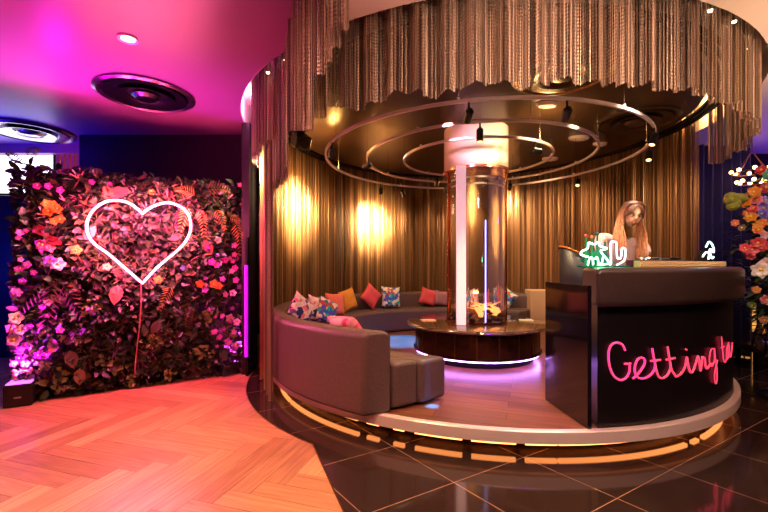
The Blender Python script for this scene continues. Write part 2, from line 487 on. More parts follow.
# ---- cushions
def cushion_mesh(name, m, s=.4, th=.13):
    N = 14; vs = []; fs = []
    for side in (1,-1):
        for i in range(N+1):
            for j in range(N+1):
                u = -1+2*i/N; v = -1+2*j/N
                e = max(0,(1-u**4))*max(0,(1-v**4)); t = e**.55
                px = u*(1-.10*(1-v*v)*(abs(u))**3); py = v*(1-.10*(1-u*u)*(abs(v))**3)
                vs.append((px*s/2, side*t*th/2, py*s/2))
    K = (N+1)**2
    for i in range(N):
        for j in range(N):
            a = i*(N+1)+j; q = (a, a+1, a+N+2, a+N+1)
            fs.append(q); fs.append(tuple(K+x for x in reversed(q)))
    mb = MB(); mb.add(vs, fs)
    return mb
def pattern_mat(name, cols, scale=9):
    m = bpy.data.materials.new(name); m.use_nodes = True
    nt = m.node_tree; b = nt.nodes['Principled BSDF']; L = nt.links
    tc = nt.nodes.new('ShaderNodeTexCoord'); v = nt.nodes.new('ShaderNodeTexVoronoi'); v.inputs['Scale'].default_value = scale
    L.new(tc.outputs['Object'], v.inputs['Vector'])
    sp = nt.nodes.new('ShaderNodeSeparateColor'); L.new(v.outputs['Color'], sp.inputs[0])
    r = nt.nodes.new('ShaderNodeValToRGB'); r.color_ramp.interpolation = 'CONSTANT'
    el = r.color_ramp.elements
    while len(el) < len(cols): el.new(.5)
    for i, c in enumerate(cols): el[i].position = i/len(cols); el[i].color = lin(c)
    L.new(sp.outputs[0], r.inputs['Fac']); L.new(r.outputs['Color'], b.inputs['Base Color'])
    b.inputs['Roughness'].default_value = .75
    return m
M_coral = mat('coral_fabric', (226,84,92), .7, noise=(12,(214,74,84)))
M_peach = mat('peach_fabric', (240,122,104), .7, noise=(12,(232,112,96)))
M_gold = mat('mustard_fabric', (226,150,50), .7, noise=(12,(214,138,44)))
M_mauve = mat('mauve_fabric', (150,96,112), .7, noise=(12,(140,88,104)))
M_flor = pattern_mat('floral_fabric', [(236,214,214),(40,44,120),(236,120,140),(242,232,226),(120,70,150),(236,214,214)], 22)
M_trop = pattern_mat('tropical_fabric', [(244,226,204),(20,100,210),(30,190,180),(236,224,204),(200,80,60),(240,228,210),(90,80,190)], 19)
M_pink = pattern_mat('pink_print_fabric', [(236,110,140),(246,170,180),(220,80,120),(250,214,214)], 16)
def cushion(name, m, loc, yaw, roll=0, lean=12, s=.4, label=''):
    o = cushion_mesh(name, m, s).build(name, m, ang=180)
    o.location = loc
    o.rotation_mode = 'QUATERNION'
    q = Quaternion((0,0,1), radians(yaw)) @ Quaternion((1,0,0), radians(lean)) @ Quaternion((0,1,0), radians(roll))
    o.rotation_quaternion = q
    return tag(o, label, 'cushion', 'scatter cushions on the curved sofa')
SZ = ZP+.39
def on_back(x, far=True, r=2.26):
    k = (x-384)/F; A = 1+k*k; B = -2*(k*SC[0]+SC[1]); C_ = SC[0]**2+SC[1]**2-r*r
    D = sqrt(max(0, B*B-4*A*C_)); Y = (-B+(D if far else -D))/(2*A)
    X = k*Y; a = math.degrees(atan2(Y-SC[1], X-SC[0]))
    return X, Y, a
def put(x, m, label, far=True, roll=0, s=.4, r=2.28, dz=0, lean=10, twist=0, name='cushion'):
    X, Y, a = on_back(x, far, r)
    hh = s*.5*(abs(cos(radians(roll)))+abs(sin(radians(roll))))*.97
    cushion(name, m, (X, Y, SZ+hh*cos(radians(lean))+dz), a-90+twist, roll, -lean, s, label)
put(301, M_flor, 'navy and white floral cushion standing on its corner, leftmost on the sofa', True, 38, .36, 2.18, twist=-45)
put(318, M_flor, 'white and violet floral cushion leaning just right of the leftmost one', True, 15, .36, 2.10, dz=-.02, twist=-45)
put(327, M_trop, 'pale multicoloured cushion lying low between floral cushion and peach cushion', True, 25, .33, 1.97, dz=-.03, twist=-40)
put(335, M_peach, 'plain peach cushion standing upright in front of the mustard one', True, 3, .36, 2.18, twist=-20)
put(348, M_gold, 'mustard yellow cushion half hidden behind the peach cushion', True, -12, .37, 2.30)
put(350, M_pink, 'pink printed cushion leaning low behind the near backrest of the sofa', False, 4, .40, 2.20, lean=38, dz=-.0)
put(371, M_coral, 'coral cushion balanced on one corner beside the tropical print cushion', True, 42, .36, 2.28)
put(391, M_trop, 'square blue and cream tropical print cushion on the back seat', True, 4, .40, 2.28)
put(428, M_coral, 'coral cushion leaning left of the glass column beside a mauve cushion', True, 18, .32, 2.28)
put(441, M_mauve, 'mauve cushion behind the left frame of the glass column', True, 8, .30, 2.28)
put(474, M_pink, 'pink printed cushion seen through the glass column above the fire', True, 20, .32, 2.28)
put(489, M_flor, 'floral cushion seen through the right half of the glass column', True, 8, .36, 2.28)
put(507, M_trop, 'pale printed cushion tilted just right of the glass column', True, 35, .30, 2.28)

# ================================================================ FIRE TABLE AND COLUMN
TC = (1.215, 5.3)
tbl = thing('fire_table', 'round dark marble table with mirrored drum base and violet light under it', 'table', (TC[0],TC[1],ZP))
M_marble = mat('dark_marble', (40,26,20), .12, noise=(5,(84,58,42)), coat=.5)
MB().lathe([(.0,.405),(.86,.405),(.90,.415),(.91,.43),(.90,.445),(.88,.45),(.0,.45)], (0,0,0), 80).build('tabletop', M_marble, tbl, ang=50)
MB().lathe([(.82,.10),(.82,.12),(.80,.125),(.80,.38),(.84,.405)], (0,0,0), 64).build('drum', mat('drum_bronze', (70,40,26), .12, .75), tbl)
mb = MB()
for k in range(20):
    a = k*18+6; mb = MB(); mb.box(pol(a,.803,.25,(0,0)), (.012,.008,.25), radians(a+90))
    mb.build('drum_seam', mat('seam_brass', (120,80,50), .3, .9), tbl)
MB().lathe([(.72,0.0),(.72,.10)], (0,0,0), 64).build('plinth', M_black, tbl)
MB().arc([(.765,.082),(.80,.082),(.80,.098),(.765,.098)], 0, 360, 80, c=(0,0)).build('led_strip', mat('violet_led', (210,160,255), .4, emit=(190,130,255), es=24), tbl)
# fire bed: bowl, logs, flames
bowl = MB().lathe([(.0,.452),(.38,.452),(.40,.475),(.37,.475),(.34,.462),(.0,.462)], (0,0,0), 48).build('fire_bowl', mat('bowl_bronze', (70,44,30), .3, .8), tbl)
rnd = random.Random(5)
for k in range(9):
    a = k*40+10; b_ = a+rnd.uniform(130,200)
    p0 = pol(a, rnd.uniform(.2,.3), .49, (0,0)); p1 = pol(b_, .08, rnd.uniform(.54,.62), (0,0))
    mid = (p0+p1)/2+Vector((rnd.uniform(-.03,.03), rnd.uniform(-.03,.03), .02))
    MB().tube([p0, mid, p1], [.035,.03,.022], 8).build('log', mat('charred_log', (60,36,26), .8, noise=(30,(110,66,44))), tbl)
M_fire = mat('flame', (255,170,90), .5, emit=(255,150,80), es=2.2)
for k in range(6):
    a = rnd.uniform(0,360); r = rnd.uniform(.02,.18); h = rnd.uniform(.10,.2)
    b0 = pol(a, r, .54, (0,0)); pts_ = [b0+Vector((rnd.uniform(-.02,.02)*t, rnd.uniform(-.02,.02)*t, h*t/4)) for t in range(5)]
    MB().tube(pts_, [.018,.028,.022,.011,.002], 8).build('flame', M_fire, tbl)
# cards on the table
tag(MB().box((0,0,.006), (.19,.11,.012), radians(12)).build('menu_card', mat('peach_card', (240,196,170), .5), smooth=False), 'peach card lying on the left edge of the dark marble table', 'card').location = PZ(428,320.5,ZP+.4505)
tag(MB().box((0,0,.006), (.17,.12,.012), radians(-8)).build('menu_card', mat('cream_card', (246,232,200), .5), smooth=False), 'cream card lying on the right side of the dark marble table', 'card').location = PZ(526,320.5,ZP+.4505)

colm = thing('glass_fireplace', 'tall glass fire column with white drum head rising from the marble table', 'column', (TC[0],TC[1],ZP+.45))
CB = ZP+.45
MB().lathe([(.40,2.62-CB),(.415,2.63-CB),(.415,3.175-CB),(.40,3.178-CB)], (0,0,0), 64).build('drum_head', mat('white_enamel', (242,222,216), .25), colm)
MB().lathe([(.42,2.60-CB),(.425,2.605-CB),(.425,2.635-CB),(.41,2.64-CB)], (0,0,0), 64).build('collar', mat('pink_steel', (220,150,140), .25, .9), colm)
gl = MB(); gl.lathe([(.378,.03),(.378,1.975)], (0,0,0), 64, caps=False); gl.lathe([(.371,.03),(.371,1.975)], (0,0,0), 64, caps=False)
gl.build('glass_tube', M_glassy, colm)
for a in (-12, 192, 60, 130):
    MB().cyl(pol(a,.388,.026,(0,0)), pol(a,.388,1.98,(0,0)), .012).build('frame_post', mat('copper', (170,90,50), .25, 1.), colm)
MB().lathe([(.365,.0),(.40,.0),(.40,.026),(.365,.026),(.365,0)], (0,0,0), 64, caps=False).build('base_ring', mat('copper', (170,90,50)), colm)
MB().cyl((.24,.05,.03), (.24,.05,1.98), .02).build('flue_pipe', mat('flue_bronze', (120,80,50), .25, .9), colm)
q = P(461,300,4.92)-Vector((TC[0],TC[1],0))
MB().box((q.x,q.y,.985), (.115,.05,1.96)).build('light_bar', mat('white_bar', (250,225,235), .3, emit=(255,190,220), es=.55), colm, smooth=False, bevel=.006)
MB().cyl((.04,-.30,.03),(.04,-.30,1.3), .007).build('light_rod', mat('violet_rod', (200,190,255), .3, emit=(190,180,255), es=3), colm)

# ================================================================ TRACK RINGS AND SPOTS
RZ = 2.795
M_ring = mat('satin_rail', (235,215,215), .3, .4)
rings = []
for r, lab in ((1.97,'largest outer metal track ring hung below the dark ceiling disc'),(1.44,'middle metal track ring hung inside the largest one'),(.95,'smallest metal track ring nearest the column head')):
    t = thing('track_ring', lab, 'light track', (TC[0],TC[1],RZ), 'hanging track rings')
    MB().arc([(r-.012,-.014),(r+.012,-.014),(r+.012,.014),(r-.012,.014)], 0, 360, 140, c=(0,0)).build('rail', M_ring, t)
    for k in range(8):
        a = k*45+ r*37
        MB().cyl(pol(a,r,.014,(0,0)), pol(a,r,3.178-RZ,(0,0)), .003, n=6).build('hanger', M_chrome, t)
        MB().lathe([(.014,-.002),(.014,.035)], pol(a,r,.0,(0,0)), 10).build('clamp', M_ring, t)
def ringpt(x, r, near):
    k = (x-384)/F; A = 1+k*k; B = -2*(k*TC[0]+TC[1]); C_ = TC[0]**2+TC[1]**2-r*r
    D = sqrt(max(0, B*B-4*A*C_)); Y = (-B+(-D if near else D))/(2*A)
    return Vector((k*Y, Y, RZ-.016))
M_lens = mat('spot_lens', (255,220,170), .3, emit=(255,200,130), es=4)
def spot(p, aim, label, L_=.13, r=.035, name='track_spotlight', warm=True, body=None):
    p = Vector(p); d = (Vector(aim)-p).normalized()
    t = thing(name, label, 'spotlight', p, 'spotlights on the track rings')
    MB().cyl((0,0,0), (0,0,-.10), .008).build('stem', M_black, t)
    c = Vector((0,0,-.10))
    R = rot_to(d)
    MB().lathe([(r*.6,-L_*.5),(r,-L_*.35),(r,L_*.5),(r*.8,L_*.5)], c+d*(L_*.1), 16, R).build('spot_body', body or M_blackplastic, t)
    MB().lathe([(.0,0),(r*.75,0)], c+d*(L_*.603), 16, R, caps=False).build('lens', M_lens, t)
    return t
cw = lambda x, y, Y: P(x, y, Y)
spot(ringpt(332,1.97,True), P(315,260,5.5), 'black spotlight on the far left of the outer track ring')
spot(ringpt(469,1.97,True), P(430,250,6), 'black spotlight on the front of the outer ring above the column head')
spot(ringpt(480,1.44,True), P(478,330,4.0), 'black spotlight hanging straight down before the column head')
spot(ringpt(567,1.97,True), P(520,250,6), 'tilted black spotlight with reddish side at the front right of the outer ring')
spot(ringpt(535,.95,True), P(700,170,6), 'small black spotlight on the right of the smallest ring')
spot(ringpt(368,1.44,True)+Vector((0,.1,0)), P(300,190,6), 'black spotlight on the left of the middle ring')
spot(ringpt(381,1.97,False), P(378,230,8), 'low black spotlight at the back left of the outer ring')
spot(ringpt(403,1.97,False), P(420,235,8), 'black spotlight at the back of the outer ring, second from left')
spot(ringpt(437,.95,False), P(430,235,8), 'black spotlight at the back of the smallest ring left of the column')
spot(ringpt(446,1.44,False), P(440,235,8), 'black spotlight close beside the left edge of the column head')
spot(ringpt(510,1.44,False), P(500,235,8), 'black spotlight close beside the right edge of the column head')
spot(ringpt(578,1.97,False), P(560,300,5), 'pale lit spotlight at the back right of the outer ring')
spot(ringpt(649,1.97,False), P(640,300,4), 'flat black spotlight at the far right end of the outer ring')
spot(ringpt(654,1.97,True), P(600,300,3.8), 'black spotlight right of the outer ring edge under the ceiling vent')
# ceiling fittings on the dark disc
def ceil_fit(x, y, label, rx=.11, ry=.06):
    p = PZ2(x, y, 3.18)
    t = thing('oval_fitting', label, 'ceiling light', (p.x,p.y,3.18), 'white oval fittings on the dark ceiling disc')
    mb = MB().lathe([(1.,0),(1.,-.02),(.85,-.04),(.0,-.045)], (0,0,0), 24)
    mb.v = [(v[0]*rx, v[1]*ry, v[2]) for v in mb.v]
    mb.build('housing', mat('white_plastic', (236,214,200), .4), t)
    mb = MB().lathe([(.5,-.043),(.5,-.05),(.0,-.052)], (0,0,0), 20)
    mb.v = [(v[0]*rx, v[1]*ry, v[2]) for v in mb.v]
    mb.build('dome', mat('milky_dome', (250,236,220), .3), t)
def PZ2(x, y, z):
    Y = (z-H)*F/(HY-y); return Vector(((x-384)/F*Y, Y, z))
ceil_fit(547,103,'small white oval fitting on the dark disc nearest the front')
ceil_fit(579,137,'larger white oval fitting between outer and middle rings', .14,.09)
ceil_fit(600,143,'white oval fitting beside the right edge of the middle ring', .1,.06)
ceil_fit(550,158,'white oval fitting behind the smallest ring', .13,.08)

# round air diffusers
def diffuser(x, y, z, r, label, m1, m2):
    p = PZ2(x, y, z)
    t = thing('round_diffuser', label, 'air vent', (p.x,p.y,z), 'round ceiling diffusers')
    MB().lathe([(r*.86,-.0),(r,-.0),(r,-.02),(r*.93,-.035),(r*.86,-.012)], (0,0,0), 64, caps=False).build('outer_ring', m1, t)
    for f0, f1, z1 in ((.60,.80,-.03),(.36,.55,-.05)):
        MB().lathe([(r*f0,-.0),(r*f0,-.01),(r*f1,z1),(r*(f1+.03),z1),(r*(f0+.06),-.004)], (0,0,0), 64, caps=False).build('blade_ring', m2, t)
    MB().lathe([(0.0,-.065),(r*.2,-.06),(r*.28,-.03),(r*.1,-.0)], (0,0,0), 40, caps=False).build('centre_cone', m2, t)
    MB().lathe([(0,-.002),(r*.88,-.002)], (0,0,0), 48, caps=False).build('throat', M_black, t)
M_dk = mat('dark_chrome', (110,80,100), .2, .95); M_dk2 = mat('mid_chrome', (130,110,130), .18, 1.)
diffuser(146,94,ZC-.013,.47,'round dark chrome diffuser in the magenta ceiling above the planting', M_dk, M_dk2)
diffuser(30,131,ZC-.013,.50,'round diffuser in the blue ceiling at the far left', M_dk, mat('pale_chrome', (200,190,190), .2, 1.))
diffuser(563,72,3.179,.46,'bronze round diffuser in the dark disc behind the front bead curtain', mat('bronze_ring', (150,104,50), .25, .9), mat('bronze_dark', (80,54,30), .25, .9))
diffuser(636,120,3.179,.46,'dark round diffuser in the dark disc at the right', M_darkceil, M_darkceil)
# black projector at the left
pj = P(301,141,4.9)
t = thing('projector', 'boxy black projector hung beside the bead curtain at left of the dark disc', 'projector', (pj.x,pj.y,pj.z))
Rj = Matrix.Rotation(radians(35),3,'Z') @ Matrix.Rotation(radians(30),3,'X')
MB().box((0,0,0), (.2,.2,.16), rot=Rj).build('projector_body', M_blackplastic, t, smooth=False, bevel=.02)
MB().cyl(Rj@Vector((0,-.10,0)), Rj@Vector((0,-.13,0)), .055).build('lens', mat('lens_glass', (50,34,30), .1), t)
MB().cyl((0,0,.05),(0,.0,3.2-pj.z), .012).build('mount_pole', M_black, t)
MB().box((0.0,0,.13),(.09,.09,.05)).build('bracket', M_black, t, smooth=False)
# downlight in the magenta ceiling
p = PZ2(128,37,ZC)
t = thing('downlight', 'small bright round downlight in the magenta ceiling', 'ceiling light', (p.x,p.y,ZC-.012))
MB().lathe([(.05,-.001),(.075,-.001),(.075,-.012),(.05,-.006)], (0,0,0), 32, caps=False).build('trim_ring', M_cream, t)
MB().lathe([(0,-.003),(.05,-.003)], (0,0,0), 24, caps=False).build('diffuser', mat('downlight_glow', (255,240,210), .3, emit=(255,235,200), es=12), t)

# ================================================================ BEAD CURTAINS
def bead_mat(name, rough=.38, metal=.6):
    m = attr_mat(name, rough, metal); return m
M_bead = bead_mat('bronze_beads'); M_bead2 = bead_mat('copper_beads', .36, .6)
def curtain(name, path, zt, hem, label, m, base, spacing=.011, amp=.05, wave=.20, r=.003, bead=.0, grp=None, seed=1, tops=None, dbl=1):
    """path: list of 2D points; strands hang from zt(s) down to hem(s, point)"""
    rd = random.Random(seed); L_ = [0]
    for i in range(1, len(path)): L_.append(L_[-1]+(Vector(path[i])-Vector(path[i-1])).length)
    tot = L_[-1]; mb = MB()
    def at(s):
        for i in range(1, len(path)):
            if s <= L_[i] or i == len(path)-1:
                t = (s-L_[i-1])/(L_[i]-L_[i-1]); a = Vector(path[i-1]); b = Vector(path[i])
                return a+(b-a)*t, (b-a).normalized()
    # walk along the pleated line with equal steps of true length
    s = 0
    while s < tot:
        ph = 2*pi*s/wave; dy = amp*2*pi/wave*cos(ph)
        s += spacing/sqrt(1+dy*dy*.8)
        if s >= tot: break
        p, t = at(s); nrm = Vector((-t.y, t.x))
        q = p+nrm*(amp*sin(ph)+rd.uniform(-.004,.004))
        z1 = zt; z0 = hem(s/tot, q)+rd.uniform(-.007,.007)
        if z0 >= z1: continue
        bri = rd.uniform(.55,1.35); tone = rd.random()
        c = tuple((base[0][i]*tone+base[1][i]*(1-tone))*bri for i in range(3))+(1,)
        rr = r*rd.uniform(.8,1.2)
        if bead:
            nseg = max(2, int((z1-z0)/bead)); 
        else: nseg = 1
        vs = []; fs = []
        rot = rd.uniform(0, pi)
        for k in range(nseg+1):
            z = z0+(z1-z0)*k/nseg
            rk = rr*(1.5 if (k % 2) else .7) if bead else rr
            for w in range(4):
                a = rot+w*pi/2; vs.append((q.x+rk*cos(a), q.y+rk*sin(a), z))
        for k in range(nseg):
            for w in range(4):
                w2 = (w+1) % 4; fs.append((k*4+w, k*4+w2, (k+1)*4+w2, (k+1)*4+w))
        mb.add(vs, fs, c)
    o = mb.build(name, m, smooth=False)
    tag(o, label, 'bead curtain', grp, 'stuff')
    return o
def arcpath(a0, a1, r, n=90, c=(CX,CY)):
    return [tuple(pol(a0+(a1-a0)*i/n, r, 0, c)[:2]) for i in range(n+1)]
BR = (lin((176,128,84)), lin((112,76,48)))
CP = (lin((208,182,158)), lin((116,92,76)))
curtain('bead_curtain', arcpath(-9, 194, 2.76, c=(1.24,5.47)), 3.5, lambda s, q: (ZP+.015 if (q-Vector(PC)).length < 2.83 else .02), 'long bronze bead curtain hanging to the floor behind the sofa', M_bead, BR, .011, .045, .20, .0042)
def hemB(s, q):
    return 2.60+.02*sin(s*90)+.03*(round(s*37) % 3)/2
curtain('bead_curtain', arcpath(-172, -12, 2.84, c=(1.22,5.5)), 3.5, hemB, 'short bead curtain hanging in front of the dark ceiling disc', M_bead2, CP, .0085, .045, .195, .0030, bead=.012, seed=4)
tailpath = [(-1.36,4.78),(-1.28,4.45),(-1.13,4.10),(-.96,3.77),(-.82,3.50),(-.70,3.12),(-.60,2.80),(-.44,2.55),(-.21,2.36)]
def hemC(s, q):
    x = 384+q.x/q.y*F
    if x < 273: return .03
    if x < 288: return 2.2
    if x < 314: return H+(HY-130)/F*q.y
    if x < 325: return H+(HY-74)/F*q.y
    if x < 333: return H+(HY-62)/F*q.y
    if x < 341: return H+(HY-48)/F*q.y
    return H+(HY-30)/F*q.y
curtain('bead_curtain', tailpath, ZC-.01, hemC, 'copper bead curtain tail at the left, stepping down until it reaches the floor', M_bead2, CP, .0075, .055, .2, .0032, bead=.013, seed=9)
# curtain tracks
MB().tube([(*p, ZC-.012) for p in tailpath], .012, 6).build('trim_6', M_chrome)['kind'] = 'structure'
# navy drape on the right
mb = MB(); N = 90; vs = []; fs = []
for i in range(N+1):
    t = i/N; x = 4.55+t*.98; y = 6.05+.05*sin(t*2*pi*7)
    vs += [(x,y,.02),(x,y,ZC-.01)]
for i in range(N): fs.append((2*i,2*i+2,2*i+3,2*i+1))
mb.add(vs, fs)
o = mb.build('velvet_drape', mat('navy_velvet', (22,18,92), .7, sheen=.5), ang=180)
md = o.modifiers.new('thick','SOLIDIFY'); md.thickness = .012
tag(o, 'dark navy velvet drape right of the bead curtain', 'curtain')

# ================================================================ DJ COUNTER
DC = (1.29, 5.65); DA0, DA1 = -85.9, -38.0
ctr = thing('dj_counter', 'curved black DJ counter with padded leather top and pink neon lettering', 'counter', (DC[0],DC[1],ZP+.003))
zb = 0
MB().arc([(2.34,.0),(2.745,.0),(2.745,.90),(2.34,.90)], 0, 1, 50, c=(0,0), amap=lambda r: (DA0+.7+(2.83-r)*9, DA1)).build('counter_body', M_counter, ctr, ang=30)
def padprof(r0, r1, z0, z1, rad=.05):
    p = []
    for (cx, cz, a0) in ((r1-rad,z0+rad,-90),(r1-rad,z1-rad,0),(r0+rad,z1-rad,90),(r0+rad,z0+rad,180)):
        for k in range(6): a = radians(a0+k*18); p.append((cx+rad*cos(a), cz+rad*sin(a)))
    return p
MB().arc(padprof(2.30,2.83,.885,1.172), 0, 1, 50, c=(0,0), amap=lambda r: (DA0+.2+(2.83-r)*10, DA1+1.2)).build('padded_top', M_pad, ctr, bevel=.035, ang=50)
pa = pol(DA0, 2.44, .52, (0,0))
MB().box(pa, (.65,.03,1.04), radians(DA0)).build('side_panel', mat('panel_gloss', (14,10,22), .1, coat=.5), ctr, smooth=False, bevel=.004)
# neon words on the counter's curved face
def on_face(x, y, r=2.60, CX=DC[0], CY=DC[1]):
    if x > 680: x = 680+(x-680)*.89
    k = (x-384)/F; A = 1+k*k; B = -2*(k*CX+CY); C_ = CX*CX+CY*CY-r*r
    D = B*B-4*A*C_
    Y = (-B-sqrt(max(0,D)))/(2*A)
    return Vector((k*Y, Y, H+(HY-y)/F*Y))-Vector((CX,CY,ZP+.003))
def catmull(pts, n=6):
    out = []; P_ = [pts[0]]+list(pts)+[pts[-1]]
    for i in range(1, len(P_)-2):
        p0,p1,p2,p3 = [Vector(q) for q in P_[i-1:i+3]]
        for k in range(n):
            t = k/n
            out.append(.5*((2*p1)+(-p0+p2)*t+(2*p0-5*p1+4*p2-p3)*t*t+(-p0+3*p1-3*p2+p3)*t**3))
    out.append(Vector(pts[-1])); return out
A1 = lambda L_: [(600+x/8.54, 330+y/8.54) for x, y in L_]
A2 = lambda L_: [(670+x/8.54, 325+y/8.54) for x, y in L_]
word = [
 ('letter', A1([(215,175),(190,125),(145,108),(100,125),(75,180),(75,270),(95,350),(130,405),(180,428),(225,405),(250,355),(252,290)])),
 ('letter', A1([(210,288),(235,290),(262,285)])),
 ('letter', A1([(280,415),(320,380),(370,310),(382,260),(355,235),(320,255),(298,310),(300,370),(330,408),(380,412),(430,385),(462,340),(470,290),(455,220),(446,158)])),
 ('letter', A1([(432,265),(475,262),(515,255)])),
 ('letter', A1([(470,290),(480,340),(500,395),(530,412),(570,390),(598,340),(600,290),(588,220),(577,145)])),
 ('letter', A1([(566,255),(605,247),(640,240)])),
 ('letter', A1([(600,290),(612,340),(640,385)])+A2([(55,440),(100,410),(135,350),(150,275),(160,330),(180,395),(205,400),(235,330),(258,268),(272,330),(282,390),(292,330),(302,275),(322,290),(330,350),(345,372),(375,340),(405,330)])),
 ('letter', A2([(143,215),(146,205)])),
 ('letter', A2([(412,200),(385,210),(368,270),(372,335),(395,350),(415,300),(415,200),(425,290),(440,380),(440,460),(430,500),(418,470),(420,400),(445,300)])),
 ('letter', A2([(484,100),(488,160),(496,240),(505,300),(518,318),(530,290)])),
 ('letter', A2([(480,195),(510,185)])),
 ('letter', A2([(552,150),(536,200),(532,270),(542,290),(552,240),(556,170),(562,260),(572,270),(582,210),(588,150)])),
]
M_neon = mat('pink_neon', (255,60,150), .4, emit=(255,30,110), es=2.6)
M_neon2 = mat('coral_neon', (255,70,100), .4, emit=(255,44,84), es=1.8)
M_sleeve = mat('neon_sleeve', (235,120,150), .25, emit=(255,110,140), es=.35)
for i, (nm, st) in enumerate(word):
    pts3 = [on_face(v.x, v.y, 2.758) for v in catmull([(q[0],q[1],0) for q in st])]
    back = [on_face(v.x, v.y, 2.753) for v in catmull([(q[0],q[1],0) for q in st])]
    MB().tube(back, .0085 if i < 8 else .005, 8).build('letter', M_sleeve, ctr)
    MB().tube(pts3, .0045 if i < 8 else .003, 8).build('neon_tube', M_neon if i < 3 else M_neon2, ctr)

ZT = ZP+.003+1.172
# glittering strip on the counter
st = thing('beaded_strip', 'gold beaded trim box lying along the counter top behind the neon plants', 'decoration', (DC[0],DC[1],ZT))
MB().arc([(2.66,.0),(2.72,.0),(2.72,.05),(2.66,.05)], -76.5, -49, 40, c=(0,0)).build('box_body', mat('gold_trim', (190,150,90), .4, .3), st)
mb = MB(); rd = random.Random(2)
for k in range(260):
    a = -76.5+27.5*k/260; 
    mb.sphere(pol(a, 2.72, .012+.013*(k % 3)+rd.uniform(-.002,.002), (0,0)), .006, 6)
o = mb.build('bead', mat('pearl_bead', (236,214,170), .25), st, ang=180); o['kind'] = 'stuff'
# neon palm and cactus
def neonthing(name, label, strokes, Y, scale, origin, m, base_w, gm, r=.006):
    bx, by = None, None
    pts_all = [(origin[0]+x/scale, origin[1]+y/scale) for s_ in strokes for x, y in s_]
    mx = sum(p[0] for p in pts_all)/len(pts_all)
    loc = P(mx, 267, Y); loc.z = ZT
    t = thing(name, label, 'neon sign', loc, 'neon plants on the counter')
    for s_ in strokes:
        pp = [P(origin[0]+v.x/scale, origin[1]+v.y/scale, Y)-loc for v in catmull([(x,y,0) for x, y in s_])]
        for q in pp: q.z = max(q.z, r+.012)
        MB().tube(pp, r, 8).build('neon_tube', m, t)
    MB().box((0,.0,.006), (base_w,.08,.012)).build('base', gm, t, smooth=False, bevel=.003)
    return t
M_wn = mat('mint_neon', (230,255,250), .3, emit=(205,255,240), es=4.5)
M_wn2 = mat('cactus_neon', (225,235,255), .3, emit=(205,225,255), es=3.)
M_greenbase = mat('green_acrylic', (10,110,70), .2)
neonthing('neon_palm', 'white neon palm tree glowing green, leftmost on the counter', [
  [(135,325),(105,320),(60,300),(72,268),(128,240),(140,182),(195,196),(243,176),(256,214),(326,240),(266,262),(283,300),(322,345),(345,392),(300,402),(262,420)],
  [(130,420),(140,370),(158,335),(180,345),(186,412)],[(205,350),(222,330),(236,360),(240,412),(268,400),(292,318)]], 3.1, 10.23, (575,225), M_wn, .26, M_greenbase)
neonthing('neon_cactus', 'white neon cactus standing just right of the neon palm', [
  [(352,405),(368,380),(366,190),(392,172),(424,188),(430,320),(450,345),(472,325),(480,242),(498,238),(516,256),(510,345),(480,382),(425,408)]], 3.08, 10.23, (575,225), M_wn2, .14, M_greenbase)
neonthing('neon_palm', 'small white and gold neon palm at the right end of the counter', [
  [(125,175),(150,132),(180,165),(185,215),(160,190),(150,225)],[(100,250),(125,215),(150,225),(145,270)],[(160,225),(170,262),(186,250)]], 3.35, 7.87, (690,225), M_wn, .12, mat('gold_base', (200,160,90), .3, .6))
# leafy fan backing of the neon palm, as real green leaves
fan = thing('artificial_fern', 'small artificial green fern behind the neon palm on the counter', 'plant', (P(597,267,3.28).x,3.28,ZT))
M_fern = mat('fern_green', (14,120,80), .5)
rd = random.Random(11)
for k in range(22):
    a = radians(-20+k*10); L_ = rd.uniform(.09,.16)
    mb = MB(); vs = []; 
    for i in range(6):
        t = i/5; w = .018*sin(pi*min(1,t*.9+.08)); y = rd.uniform(-.001,.001)+.02*sin(k*2.1)*t
        c0 = Vector((cos(a)*L_*t, y, .01+abs(sin(a))*L_*t+.03*t)); nn = Vector((-sin(a), .3, cos(a)))
        vs += [c0+nn*w, c0-nn*w]
    mb.add(vs, [(2*i,2*i+1,2*i+3,2*i+2) for i in range(5)])
    mb.build('frond', M_fern, fan)
for k, (x, y, c, lb) in enumerate([(581,236.5,(210,70,60),'green stick with a red ball top, leftmost behind the neon palm'),(588,237.5,(226,140,50),'green stick with an orange ball top, second behind the neon palm'),(602.5,240.5,(222,170,110),'green stick with a gold ball top between neon palm and cactus'),(596,234,(20,110,80),'tall dark green stick behind the middle of the neon palm')]):
    p = P(x, y, 3.3)
    t = thing('cocktail_stick', lb, 'stick', (p.x, 3.22+.02*k, ZT), 'ball-topped sticks behind the neon palm')
    hgt = p.z-ZT
    MB().cyl((0,0,0),(0,0,hgt), .008).build('stem', M_fern, t)
    MB().sphere((0,0,hgt), .014, 12).build('ball', mat('ball_%d' % k, c, .4), t)
# DJ controller and laptop
loc = pol(-64, 2.46, ZT, DC)
t = thing('dj_controller', 'black DJ controller deck in front of the woman on the counter', 'mixer', loc)
rzc = radians(-63.5+90)
Rc = Matrix.Rotation(rzc,3,'Z')
MB().box((0,0,.03),(.52,.26,.06),rzc).build('controller_body', M_blackplastic, t, smooth=False, bevel=.006)
for sx in (-1,1):
    MB().lathe([(.085,.06),(.085,.075),(.08,.08),(0,.08)], Rc@Vector((sx*.15,0,0)), 32).build('platter', M_chrome if sx < 0 else M_black, t)
for i in range(4):
    for j in range(3):
        MB().lathe([(.008,.06),(.007,.08)], Rc@Vector((-.036+i*.024,-.06+j*.05,0)), 10).build('knob', M_chrome, t)
loc = pol(-52.0, 2.46, ZT, DC)
t = thing('laptop', 'open black laptop at the right end of the counter top', 'laptop', loc)
rl = radians(-52+90); Rl = Matrix.Rotation(rl,3,'Z')
